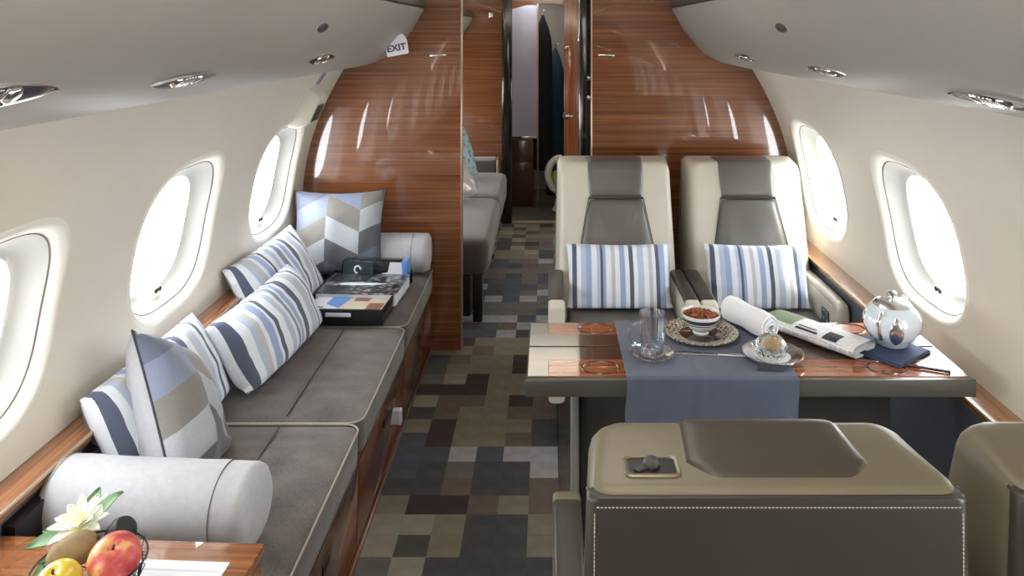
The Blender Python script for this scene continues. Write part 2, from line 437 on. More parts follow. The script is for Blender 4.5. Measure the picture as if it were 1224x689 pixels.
# floor, ceiling, lower walls, end walls
tag(link('floor', box(-1.3, 1.3, Y0, YA, -.05, 0), 'carpet_base', smooth=False), 'cabin floor under the patchwork carpet', kind='structure')
FLOOR = bpy.data.objects['floor']
b = grid(24, 2, lambda u, v: (lerp(-.72, .72, u), lerp(Y0, YA, v), 1.9+.06*math.cos((u-.5)*math.pi)))
tag(link('ceiling', b, 'ceiling_white'), kind='structure')
for side, nm in ((-1, 'trim_1'), (1, 'trim_2')):
    x0, x1 = sorted((side*1.128, side*1.30))
    tag(link(nm, box(x0, x1, Y0, Y1, .0, .572, .002), 'panel_dark'), 'dark lower side panel below the wooden ledge', kind='structure')
for side, nm in ((-1, 'trim_3'), (1, 'trim_4')):
    x0, x1 = sorted((side*1.118, side*1.31))
    o = tag(link(nm, box(x0, x1, Y0, Y1, .572, .598, .004), 'wood_light_y'), 'glossy wooden ledge along the '+('left' if side < 0 else 'right')+' wall', kind='structure')
    x0, x1 = sorted((side*1.112, side*1.119))
    link('ledge_edge', box(x0, x1, Y0, Y1, .590, .5985, .002), 'brass_edge', o)
tag(link('wall_front', box(-1.4, 1.4, Y0-.05, Y0, 0, 2), 'wood_x', smooth=False), kind='structure')
tag(link('wall_rear', box(-1.4, 1.4, YA, YA+.05, 0, 2), 'grey_panel', smooth=False), kind='structure')
for side, nm in ((-1, 'wall_rear_left'), (1, 'wall_rear_right')):
    x0, x1 = sorted((side*.75, side*.8))
    tag(link(nm, box(x0, x1, 6.44, YA, 0, 2), 'brown_gloss', smooth=False), kind='structure')

# carpet patches, each its own piece of the floor
rows = {0: 'GGtKKKK', 1: 'GtgTKKT', 2: 'GttTKKT', 3: 'tTBBbTb', 4: 'KKKbKKb', 5: 'SSKGKKL', 6: 'SSSLSLL', 7: 'SSBTTbK', 8: 'TTBTTTK', 9: 'TKbTTbb', 10: 'KtbbTBb', 11: 'gBBBTTT', 12: 'gGtBTTb', 13: 'ggTTTBB', 14: 'KKbTTBB', 15: 'bTTbTTK', 16: 'TTBTTTb'}
tile_mesh = {}
def tile(k, x, y):
    if k not in tile_mesh:
        o = link('carpet_patch', box(-.05, .05, -.0514, .0514, 0, .004), CM(k), FLOOR); tile_mesh[k] = o.data
    else:
        o = bpy.data.objects.new('carpet_patch', tile_mesh[k]); COL.objects.link(o); o.parent = FLOOR
    o.location = (x, y, random.uniform(-.0006, .0006)+.0004)
for r_ in range(-2, 40):
    y = 2.264+.1027*(r_+.5)
    if y > 6.32: break
    for c in range(0, 9):
        x = -.664+.1*(c+.5)
        if c == 0 and r_ < 16: continue
        if y < 3.86 and x > .05+.0*y and not (y > 2.95 and x < .0): 
            if c > 6: continue
        if y >= 3.86 and (x < -.42 or x > .16): continue
        if r_ in rows and c < 7: k = rows[r_][c]
        elif y > 3.95 and y < 5.3: k = random.choice('SSGGLKSLGb')
        else: k = random.choice('TTbtKBGgT')
        tile(k, x, y)
tag(link('trim_5', box(-.42, .3, 6.30, 6.345, 0, .012, .003), 'brass_edge'), 'metal threshold strip at the rear doorway', kind='structure')

# bulkheads: two wooden panels either side of the aisle, outline follows the fuselage
def bulkhead(name, side, xin, y, thick, label, m='wood_x'):
    pts = []
    hs = [.0, .3, .56]+[.6+i*.05 for i in range(27)]
    poly = [(side*xin, 0)]+[(side*(wx(h)+.012 if h > .57 else 1.15), h) for h in hs if h <= 1.92]+[(side*xin, 1.92)]
    poly = [p for i, p in enumerate(poly)]
    o = tag(link(name, prism(poly, 1, y, y+thick), m, smooth=False), label, kind='structure')
    x0, x1 = sorted((side*xin, side*xin-side*.006))
    link('edge_trim', box(x0, x1, y-.002, y+thick+.002, 0, 1.92, .002), 'brass_edge', o)
    return o
BL = bulkhead('wall_aft_left', -1, .424, 3.86, .045, 'glossy zebra-grained wooden bulkhead behind the sofa')
BR = bulkhead('wall_aft_right', 1, .216, 3.86, .045, 'glossy zebra-grained wooden bulkhead behind the club seats')
bulkhead('wall_second_left', -1, .36, 6.36, .04, 'wooden bulkhead panel in the rear compartment')
bulkhead('wall_second_right', 1, .25, 6.36, .04, 'wooden bulkhead panel in the rear compartment')
for X, par in ((-.535, BL), (.285, BR)):
    pl = link('name_plate', box(X-.04, X+.04, 3.8565, 3.86, 1.433, 1.441, .001), 'silver', par)
    # foot panel of the left bulkhead beside the aisle
for z in (1.325, 1.23):
    kb = lathe([(0, 0), (.008, 0), (.008, .012), (.013, .014), (.013, .022), (0, .024)], 14); bmesh.ops.rotate(kb, verts=kb.verts[:], matrix=Matrix.Rotation(R(-90), 3, 'Y')); bmesh.ops.translate(kb, verts=kb.verts[:], vec=(.213, 3.875, z))
    link('latch_knob', kb, 'chrome', BR)

# overhead bins
BP = [(.992, 1.372), (.95, 1.377), (.90, 1.386), (.86, 1.396), (.82, 1.410), (.785, 1.430), (.75, 1.452), (.72, 1.482), (.69, 1.518), (.66, 1.556), (.635, 1.60), (.612, 1.64), (.598, 1.668)]
def binz(y): return .0136*(3.86-y)
def bin_point(x, y):
    for (xa, ha), (xb, hb) in zip(BP, BP[1:]):
        if xb <= x <= xa:
            t = (xa-x)/(xa-xb); return lerp(ha, hb, t)+binz(y), math.atan2(hb-ha, xa-xb)
def overhead(side, ya, yb, label, grp=None):
    prof = BP+[(.70, 1.72), (.74, 1.96), (1.12, 1.96), (1.12, 1.45), (1.0, 1.38)]
    th = thing('overhead_bin', label, 'overhead bin', (0, ya, 0), group=grp)
    secs = []
    for y in (ya, yb): secs.append([(side*x, y-ya, h+binz(y)) for x, h in prof])
    link('bin_body', loft(secs), 'bin_grey', th, angle=35)
    e = BM()
    pr = [(.600, 1.664), (.592, 1.672), (.590, 1.70), (.598, 1.714), (.70, 1.73), (.70, 1.70)]
    loft([[(side*x, y-ya, h+binz(y)) for x, h in pr] for y in (ya, yb)], e); link('bin_edge_trim', e, 'bin_trim', th)
    return th
LB = overhead(-1, -3.5, 3.858, 'long grey curved overhead panel above the sofa with the EXIT sign')
RB = overhead(1, -3.5, 3.858, 'long grey curved overhead panel above the table and club seats')
overhead(-1, 3.91, 6.35, 'short grey overhead panel in the rear compartment above the far sofa')
overhead(1, 3.91, 6.35, 'grey overhead panel in the rear compartment across from the far sofa')
def bin_matrix(side, x, y, off, base):
    h, a = bin_point(x, y)
    n = Vector((-side*math.sin(a), 0, -math.cos(a)))
    return frame_mat((side*x+n.x*off, y-base, h+n.z*off), (0, 1, 0), n)
def service_unit(th, side, x, y, L=.30):
    bm = BM(); N = 24
    def lens(t, w):
        s = -1+2*t; return s*L/2, w*(1-s*s)**.8
    W = .023
    ol = [(lens(i/N, W)[0], lens(i/N, W)[1]) for i in range(N+1)]+[(lens(1-i/N, W)[0], -lens(1-i/N, W)[1]) for i in range(1, N)]
    def ring(sc, z): return [(px*(1-(1-sc)*.4), py*sc, z) for px, py in ol]
    loft([ring(1, -.002), ring(1, .002), ring(.93, .0035), ring(.88, .0015), ring(.86, -.001)], bm, cap=False)
    u = link('service_panel', bm, 'chrome', th); u.matrix_local = bin_matrix(side, x, y, .001, -3.5)
    c = BM(); vs_ = [c.verts.new(p) for p in ring(.9, .0005)]; c.faces.new(vs_)
    link('recess', c, 'panel_black', u, smooth=False)
    for q in (-.045, .045):
        k = lathe([(0, .006), (.012, .006), (.015, .004), (.017, -.002)], 16); bmesh.ops.translate(k, verts=k.verts[:], vec=(q, 0, 0)); link('spot_lamp', k, 'silver', u)
    for i in range(4):
        k = box(-.024+i*.013, -.017+i*.013, -.018, .018, 0, .006, .001); link('louvre', k, 'silver', u)
for x, y in ((.74, 1.05), (.755, 1.66), (.74, 2.6)): service_unit(LB, -1, x, y)
for x, y in ((.79, 1.42), (.765, 2.19), (.75, 3.02)): service_unit(RB, 1, x, y)
for th, s, x, y in ((LB, -1, .657, 2.32), (RB, 1, .657, 2.24)):
    k = lathe([(0, .003), (.02, .003), (.026, .002), (.028, -.002)], 20)
    for v in k.verts: v.co.x *= 1.7; v.co.y *= .55
    o = link('speaker_grille', k, 'seat_shell', th); o.matrix_local = bin_matrix(s, x, y, .001, -3.5)

# EXIT sign under the left bin
ex = thing('exit_sign', 'small white EXIT sign box hanging from the overhead panel near the bulkhead', 'exit sign', (-.684, 3.60, 1.482), (0, R(-10), R(10)))
link('sign_box', prism([(-.05, -.034), (.048, -.034), (.05, .03), (.035, .06), (-.05, .05)], 1, -.02, .05, .006), 'sign_white', ex)
cu = bpy.data.curves.new('sign_lettering', 'FONT'); cu.body = 'EXIT'; cu.size = .042; cu.align_x = 'CENTER'; cu.align_y = 'CENTER'; cu.extrude = .0008; cu.offset = .001
tmp_o = bpy.data.objects.new('tmp', cu); COL.objects.link(tmp_o); bpy.context.view_layer.update()
me_ = bpy.data.meshes.new_from_object(tmp_o.evaluated_get(bpy.context.evaluated_depsgraph_get())); bpy.data.objects.remove(tmp_o); bpy.data.curves.remove(cu)
me_.materials.clear(); me_.materials.append(MATS['exit_ink'])
to = bpy.data.objects.new('sign_lettering', me_); COL.objects.link(to); to.parent = ex; to.location = (-.002, -.0212, -.0); to.rotation_euler = (R(90), 0, 0)

# smoke detector and placard on the left wall
sd = thing('wall_unit', 'cream wall unit with grey grille above the last left window', 'detector', (-(wx(1.235)), 3.47, 1.235), (0, R(24), 0))
link('housing', loft([[(x, y, z) for y, z in rrect(-w_, w_, z0_, z1_, .012, 4)] for x, w_, z0_, z1_ in ((-.02, .075, -.10, .09), (.03, .072, -.09, .085), (.058, .064, -.065, .07), (.066, .056, -.055, .06))]), 'wall_cream', sd, angle=60)
g = link('grille', box(.062, .070, -.045, .045, -.045, .035, .004), 'grille_grey', sd)
for i in range(6): link('grille_bar', box(.069, .072, -.04, .04, -.04+i*.0125, -.035+i*.0125), 'panel_black', g)
pc = thing('placard', 'small white placard with blue print on the wall above the grille unit', 'sign', (-(wx(1.35)), 3.50, 1.35), (0, R(32), 0))
link('plate', box(-.006, .004, -.034, .034, -.03, .03, .002), 'frost_lavender', pc)
for i in range(3): link('print', box(.0035, .005, -.024, .022-.008*i, .012-.016*i, .018-.016*i), 'control_blue', pc)

# ------------------------------------------------------------------ sofa on the left
SX0, SX1 = -1.11, -.565          # back, front of the seat
sofa = thing('sofa', 'long wooden based sofa with grey seat cushions along the left wall', 'sofa', (0, 0, 0))
link('base', prism([(-1.12, .0), (-.575, .0), (-.565, .31), (-1.12, .31)], 1, 1.64, 3.855), 'wood_dark_y', sofa, smooth=False)
link('plinth_strip', box(-.574, -.562, 1.64, 3.855, 0, .018, .003), 'wood_dark_y', sofa)
link('back_panel', prism([(-1.127, .30), (-1.09, .30), (-1.10, .555), (-1.127, .56)], 1, 1.64, 3.855), 'panel_black', sofa)
for ya, yb in ((1.66, 2.36), (2.37, 3.1), (3.11, 3.84)):
    dr = link('drawer', prism([(-.577, .045), (-.569, .045), (-.561, .29), (-.57, .29)], 1, ya, yb, .002), 'wood_dark_y', sofa)
    h = link('handle', box(-.567, -.558, (ya+yb)/2-.03, (ya+yb)/2+.03, .215, .24, .003), 'panel_black', dr)
link('pull_tab', box(-.572, -.56, 3.03, 3.06, .06, .115, .003), 'print_white', sofa)
def seat_cushion(ya, yb):
    z0, z1 = .30, .41
    def rr(ins, z): return [(x, y, z) for x, y in rrect(SX0+ins, SX1+.012-ins, ya+ins, yb-ins, .045, 5)]
    b = loft([rr(.012, z0), rr(.002, z0+.012), rr(0, z0+.05), rr(.001, z1-.014), rr(.006, z1-.006)])
    # pillowed top as a grid
    def f(u, v):
        x = lerp(SX0+.006, SX1+.006, u); y = lerp(ya+.006, yb-.006, v)
        e = (1-abs(2*u-1)**6)*(1-abs(2*v-1)**6)
        # round the corners of the outline
        cx = max(0, abs(2*u-1)-.84)/.16; cy = max(0, abs(2*v-1)-.88)/.12
        k = math.hypot(cx, cy)
        if k > 1 and cx > 0 and cy > 0:
            x -= math.copysign((cx-cx/k)*.08*(SX1-SX0)*.5*.9, u-.5); y -= math.copysign((cy-cy/k)*.06*(yb-ya)*.9, v-.5)
        wr = noise.noise(Vector((x*7, y*22, 1)))*.0035+noise.noise(Vector((x*16, y*9, 4)))*.002
        seam = .006*math.exp(-((x+.785)/.006)**2)
        return (x, y, z1-.006+.014*e+wr*e-seam*e)
    grid(44, 44, f, b)
    c = link('seat_cushion', b, 'sofa_fabric', sofa, angle=60)
    pts = [(x, y, z1-.003) for x, y in rrect(SX0, SX1+.012, ya, yb, .045, 6)]
    link('piping', tube(pts, .003, 6, True), 'piping_cream', c)
    link('seam', tube([(-.785, ya+.03, z1+.0045), (-.785, (ya+yb)/2, z1+.0065), (-.785, yb-.03, z1+.0045)], .0022, 5), 'piping_dark', c)
for ya, yb in ((1.64, 2.352), (2.358, 3.098), (3.104, 3.85)): seat_cushion(ya, yb)

# ---- cushions
def pillow_bm(wd, ht, th, seed=0, pinch=.07, n=26, power=.42, wr=1.0):
    b = BM(); sides = []
    for s in (1, -1):
        V = []
        for i in range(n+1):
            row = []
            for j in range(n+1):
                u = -1+2*i/n; v = -1+2*j/n
                x = wd/2*u*(1-pinch*(1-v*v)*abs(u)); y = ht/2*v*(1-pinch*(1-u*u)*abs(v))
                e = max(0, (1-u*u)*(1-v*v)); z = th/2*e**power
                if e > 0: z += (noise.noise(Vector((x*9+seed, y*9, s)))*.012+noise.noise(Vector((x*26+seed, y*26, s)))*.004)*min(1, e*3)*wr
                if s < 0 and (i in (0, n) or j in (0, n)): row.append(sides[0][i][j])
                else: row.append(b.verts.new((x, y, s*z)))
            V.append(row)
        sides.append(V)
    for s, V in enumerate(sides):
        for i in range(n):
            for j in range(n):
                q = (V[i][j], V[i+1][j], V[i+1][j+1], V[i][j+1])
                f = b.faces.new(q if s == 0 else q[::-1]); f.material_index = s
    return b
def pillow(name, label, mats, loc, xax, nrm, wd, ht, th, seed=0, group=None, clampz=None, pipe=None, pinch=.07, power=.42):
    M = frame_mat(loc, xax, nrm); Mi = M.inverted()
    b = pillow_bm(wd, ht, th, seed, pinch, power=power)
    def cl(p):
        if clampz is None: return p
        wv = M @ Vector(p)
        if wv.z < clampz+.05:                       # squashed where it rests on the seat
            d = clampz+.05-wv.z; wv.z = clampz+.05*math.exp(-d/.05)
        return Mi @ wv
    for v in b.verts: v.co = cl(v.co)
    o = link(name, b, mats=mats, angle=80); o.matrix_world = M
    tag(o, label, 'cushion', group)
    if pipe:
        pts = []; n = 26
        for k in range(4*n):
            e, i = divmod(k, n); t = -1+2*i/n
            u, v = ((t, -1), (1, t), (-t, 1), (-1, -t))[e]
            pts.append(cl(Vector((wd/2*u*(1-pinch*(1-v*v)*abs(u)), ht/2*v*(1-pinch*(1-u*u)*abs(v)), 0))))
        link('piping', tube(pts, .0028, 5, True), pipe, o)
    return o
CZ = .425
# near geometric cushion standing on one corner behind the bolster
nA = Vector((.86, .28, .38)).normalized(); bA = Vector((-.25, .97, 0)).normalized()
aA = nA.cross(bA); aA = aA if aA.z > 0 else -aA
th35 = R(35)
e1 = (aA*-math.cos(th35)-bA*math.sin(th35)); e2 = (-aA*math.sin(th35)+bA*math.cos(th35))
C1 = Vector((-1.09, 2.07, .80)); cA = C1+(e1+e2)*.205
pillow('geometric_cushion', 'plump cushion in blue-grey hexagon patches with plain back, tilted beside the near bolster', ['geometric_fabric', 'linen'], cA, e2, nA, .40, .40, .19, 3, clampz=CZ, pipe='piping_dark', pinch=.05)
pillow('geometric_cushion', 'blue-grey patchwork cushion propped upright against the wooden bulkhead', ['geometric_fabric', 'linen'], (-.965, 3.66, .622), (1, -.12, .06), (.05, -.95, .3), .42, .40, .16, 9, clampz=CZ, pipe='piping_dark', pinch=.09)
LUMB = 'striped blue and white lumbar cushions on the sofa'
pillow('striped_cushion', 'front striped blue and white lumbar cushion, fully in view on the sofa seat', ['stripes_long', 'stripes_long'], (-.972, 2.775, .535), (.13, .99, 0.05), (.86, -.1, .50), .60, .27, .18, 21, LUMB, CZ, pinch=.03, power=.36)
pillow('striped_cushion', 'striped lumbar cushion behind another one, next to the black tray of books', ['stripes_long', 'stripes_long'], (-1.075, 3.17, .572), (.10, .99, 0.03), (.86, -.08, .5), .61, .31, .14, 33, LUMB, CZ, pinch=.05)
pillow('striped_cushion', 'striped lumbar cushion half hidden behind the tilted patchwork cushion', ['stripes_long', 'stripes_long'], (-1.075, 2.23, .545), (.03, .99, 0), (.9, 0, .42), .60, .29, .15, 47, LUMB, CZ, pinch=.03, power=.36)

def bolster(label, cx, cy, L, r, rz=0, group=None):
    th = thing('bolster', label, 'bolster', (cx, cy, .424+r*.97), (0, 0, rz), group)
    prof = [(0, -L/2-.004), (r*.5, -L/2-.004), (r*.82, -L/2), (r*.95, -L/2+.008), (r, -L/2+.022)]+[(r*(1+.008*math.sin(i*1.7)), lerp(-L/2+.03, L/2-.03, i/14)) for i in range(15)]+[(r, L/2-.022), (r*.95, L/2-.008), (r*.82, L/2), (r*.5, L/2+.004), (0, L/2+.004)]
    b = lathe(prof, 40); bmesh.ops.rotate(b, verts=b.verts[:], matrix=Matrix.Rotation(R(90), 3, 'Y'))
    for v in b.verts:
        v.co += v.co.normalized()*noise.noise(v.co*14)*.003
        if v.co.z < -r*.8: v.co.z = -r*.8+(v.co.z+r*.8)*.5
    link('cover', b, 'linen', th, angle=70)
    for s in (-1, 1):
        link('end_seam', tube([(s*(L/2-.075 if s > 0 else L/2-.02), (r+.001)*math.cos(a), max(-r*.9, (r+.001)*math.sin(a))) for a in [2*math.pi*i/40 for i in range(40)]], .0012, 5, True), 'grille_grey' if s > 0 else 'piping_cream', th)
    return th
bolster('thick pale linen bolster lying across the near end of the sofa', -.885, 1.80, .475, .09, R(-4))
bolster('pale linen bolster against the wooden bulkhead at the far end of the sofa', -.78, 3.735, .45, .092, 0)

# ---- black tray with books
tr = thing('tray', 'black lacquered serving tray with slot handle lying on the sofa', 'tray', (-.795, 3.335, .4255), (0, 0, R(-3)))
link('tray_floor', box(-.165, .165, -.25, .25, 0, .008, .002), 'book_black', tr)
fb = BM()
link('tray_rim', prism([(-.168, .0), (-.172, .058), (-.162, .058), (-.158, .004)], 1, -.255, .255, .001), 'book_black', tr)
link('tray_rim', prism([(.168, .0), (.172, .058), (.162, .058), (.158, .004)], 1, -.255, .255, .001), 'book_black', tr)
for s in (-1, 1):
    y0, y1 = sorted((s*.245, s*.256))
    o = link('tray_rim', box(-.172, .172, y0, y1, 0, .058, .001), 'book_black', tr)
    yy0, yy1 = sorted((s*.2545, s*.258))
    link('handle_slot', box(-.055, .045, yy0, yy1, .03, .046, .0015), 'print_white', o)
def book(label, loc, sx, sy, sz, rz, cover, name='book', cat='book', grp=None):
    t = thing(name, label, cat, loc, (0, 0, rz), grp)
    link('pages', box(-sx/2+.003, sx/2-.003, -sy/2+.003, sy/2-.003, .002, sz-.002), 'paper_edge', t, smooth=False)
    link('cover', box(-sx/2, sx/2, -sy/2, sy/2, sz-.003, sz, .0008), cover, t)
    link('cover', box(-sx/2, sx/2, -sy/2, sy/2, 0, .003, .0008), cover, t)
    return t
def patch(parent, poly, z, m, name='cover_print', dz=.0006):
    return link(name, prism(poly, 2, z, z+dz), m, parent, smooth=False)
bk = book('glossy magazine with blue sky and rock photograph at the front of the tray', (-.795, 3.19, .436), .31, .20, .035, R(-3), 'print_cream')
patch(bk, [(-.148, -.09), (-.04, -.09), (-.0, .09), (-.148, .09)], .0352, 'print_white'); patch(bk, [(-.09, -.02), (-.03, -.06), (.0, .09), (-.08, .09)], .036, 'print_blue'); patch(bk, [(.01, .02), (.07, .02), (.08, .09), (.01, .09)], .0352, 'print_brown')
patch(bk, [(-.14, -.06), (-.09, -.06), (-.09, -.05), (-.14, -.05)], .036, 'ink'); patch(bk, [(.08, -.085), (.14, -.085), (.14, .0), (.08, .0)], .0352, 'print_brown')
bk = book('large black photo book with a white shape on its cover, on the tray', (-.78, 3.375, .436), .335, .26, .052, R(-3), 'print_photo')
patch(bk, [(-.11, -.01), (-.09, -.025), (.04, -.022), (.10, .0), (.04, .008), (-.09, .006)], .0522, 'print_white')
patch(bk, [(-.16, -.125), (-.02, -.125), (-.05, -.04), (-.16, -.03)], .0522, 'book_black'); patch(bk, [(-.16, .03), (.0, .03), (.02, .125), (-.16, .125)], .0522, 'book_black')
bx = thing('book_box', 'black presentation box with white boot-shaped print standing at the back of the tray', 'box', (-.765, 3.54, .436), (0, 0, R(-3)))
link('box_body', box(-.145, .145, -.03, .03, 0, .105, .003), 'book_black', bx)
def front(parent, poly, m): return link('cover_print', prism(poly, 1, -.0308, -.0302), m, parent, smooth=False)
front(bx, [(-.143, .02), (-.01, .02), (-.005, .102), (-.14, .102)], 'book_teal')
front(bx, [(.03, .052), (.06, .058), (.07, .102), (.12, .102), (.125, .05), (.03, .046)], 'print_white')
lg = link('emblem', tube([(-.075+.014*math.cos(a), -.0312, .068+.016*math.sin(a)) for a in [i*.6 for i in range(9)]], .004, 6), 'print_white', bx)
link('cover_print', box(.121, .1455, -.0305, .0305, .046, .1055, .001), 'print_blue', bx)

# ------------------------------------------------------------------ near console table, lower left
ct = thing('console_table', 'low glossy wooden side table in the near corner with fruit on it', 'table', (-.57, 1.60, 0), (0, 0, R(-2.6)))
HT = .55
link('table_top', box(-.58, 0, -.9, 0, HT-.03, HT, .003), 'wood_light_x', ct)
link('apron', box(-.03, -.012, -.88, -.012, HT-.10, HT-.03, .002), 'wood_light_y', ct)
link('apron', box(-.55, -.03, -.03, -.012, HT-.10, HT-.03, .002), 'wood_light_x', ct)
for x, y in ((-.045, -.045), (-.57, -.045), (-.045, -.89), (-.57, -.89)): link('leg', box(x, x+.04, y, y+.04, 0, HT-.03, .003), 'wood_light_y', ct)
pp = thing('paper', 'white folded paper sheet lying on the wooden side table right of the fruit', 'paper', (-.725, 1.47, HT+.0005), (0, 0, R(-3)))
link('sheet', box(-.115, .105, -.14, .075, 0, .002, .0005), 'paper_white', pp, smooth=False)
for i in range(6): link('ruled_line', box(-.10, .095, -.13+i*.035, -.125+i*.035, .002, .0024), 'paper_edge', pp, smooth=False)

# fruit basket
FBX, FBY = -.825, 1.43
fbk = thing('wire_basket', 'black wire fruit basket standing on the wooden side table', 'basket', (FBX, FBY, HT))
def brad(z): return .058+.036*math.sin(min(1, z/.075)*math.pi/2)
link('rim', tube([(brad(.075)*math.cos(a), brad(.075)*math.sin(a), .075) for a in [2*math.pi*i/40 for i in range(40)]], .0018, 6, True), 'wire_black', fbk)
link('base_ring', tube([(.055*math.cos(a), .055*math.sin(a), .002) for a in [2*math.pi*i/32 for i in range(32)]], .0018, 6, True), 'wire_black', fbk)
wb = BM()
for i in range(46):
    a = random.uniform(0, 6.28); da = random.uniform(-1.4, 1.4); z0 = random.uniform(.0, .03); z1 = random.uniform(.05, .078)
    tube([(brad(lerp(z0, z1, t))*math.cos(a+da*t)*1.005, brad(lerp(z0, z1, t))*math.sin(a+da*t)*1.005, lerp(z0, z1, t)+.002) for t in [k/8 for k in range(9)]], .0010, 4, bm=wb)
tag(link('wire_mesh', wb, 'wire_black', fbk), kind='stuff')
link('base_disc', lathe([(0, .001), (.055, .001), (.055, .003), (0, .003)], 24), 'wire_black', fbk)
def apple(label, loc, r, m, rot):
    t = thing('apple', label, 'fruit', loc, rot)
    prof = []
    for i in range(25):
        a = -math.pi/2+math.pi*i/24
        rr = r*math.cos(a)*(1+.06*math.sin(a)); z = r*.92*math.sin(a)
        if a > 1.0: z -= (a-1.0)**2*r*.75
        if a < -1.2: z += (1.2+a)**2*r*.8
        prof.append((max(rr, 0) if 0 < i < 24 else 0, z))
    link('flesh', lathe(prof, 32), m, t, angle=80)
    link('stalk', tube([(0, 0, r*.62), (.001, 0, r*.8), (.004, 0, r*.98)], .0022, 6), 'stem_brown', t)
apple('red apple with yellow blush at the right of the wire basket', (FBX+.047, FBY-.003, HT+.084), .044, 'apple_red', (R(26), R(8), 0))
apple('yellow apple at the front of the wire basket', (FBX-.022, FBY-.055, HT+.076), .038, 'apple_yellow', (R(22), R(-8), 0))
def blob(name, label, loc, rx, ry, rz, m, rot, cat='fruit'):
    b = BM(); bmesh.ops.create_icosphere(b, subdivisions=4, radius=1)
    for v in b.verts: v.co = Vector((v.co.x*rx*(1-.1*v.co.x), v.co.y*ry, v.co.z*rz))*(1+noise.noise(v.co*2.5)*.03)
    o = link(name, b, m, angle=80); o.location = loc; o.rotation_euler = rot; return tag(o, label, cat)
kw = blob('kiwi', 'fuzzy brown kiwi lying at the back left of the wire basket', (FBX-.038, FBY+.02, HT+.086), .043, .029, .029, 'kiwi_brown', (0, R(-16), R(22)))
link('tip', lathe([(0, .004), (.004, .003), (.006, 0)], 10), 'stem_brown', kw).location = (.038, 0, .002)
blob('fig', 'small green pod between the kiwi and the red apple', (FBX+.008, FBY+.018, HT+.09), .016, .010, .010, 'pod_green', (0, R(-50), R(30)))
av = thing('avocado', 'dark blackish fruit at the back of the wire basket', 'fruit', (FBX+.02, FBY+.065, HT+.082), (R(10), R(30), R(-12)))
link('flesh', lathe([(0, -.032), (.018, -.028), (.026, -.014), (.028, .004), (.024, .022), (.016, .034), (0, .038)], 24), 'fig_dark', av)
blob('plum', 'small dark plum squeezed between kiwi and avocado', (FBX+.0, FBY+.038, HT+.078), .018, .015, .016, 'fig_dark', (0, 0, .4))
fl = thing('flower', 'white daisy-like flower with green leaves at the back of the basket', 'flower', (FBX-.056, FBY+.075, HT+.096), (R(22), R(-8), 0))
fl.scale = (1.4, 1.4, 1.4)
def leaf(L, W, bend, n=10):
    def f(u, v):
        wv = W*math.sin(math.pi*min(1, u*.92+.08))**.8*(v-.5)*2
        return (u*L, wv, bend*math.sin(u*2.4)*L*.35+abs(v-.5)*W*.5)
    b = grid(n, 4, f)
    b.normal_update(); bmesh.ops.solidify(b, geom=b.faces[:], thickness=.0012); return b
for ring_, cnt, L, tilt in ((0, 13, .042, 10), (1, 9, .03, 32)):
    for i in range(cnt):
        o = link('petal', leaf(L, .0075, .25), 'petal_white', fl); o.rotation_euler = (0, R(-tilt+random.uniform(-6, 6)), 2*math.pi*(i+.5*ring_)/cnt); o.location = (0, 0, .004*ring_)
link('flower_core', lathe([(0, .017), (.008, .015), (.013, .009), (.013, 0), (0, -.002)], 16), 'petal_core', fl)
for a, L, tl in ((200, .07, -2), (225, .075, 18), (28, .062, -22), (85, .05, -15), (175, .06, 6)):
    o = link('leaf', leaf(L, .012, .2), 'leaf_green', fl); o.rotation_euler = (0, R(tl), R(a)); o.location = (0, 0, -.006)

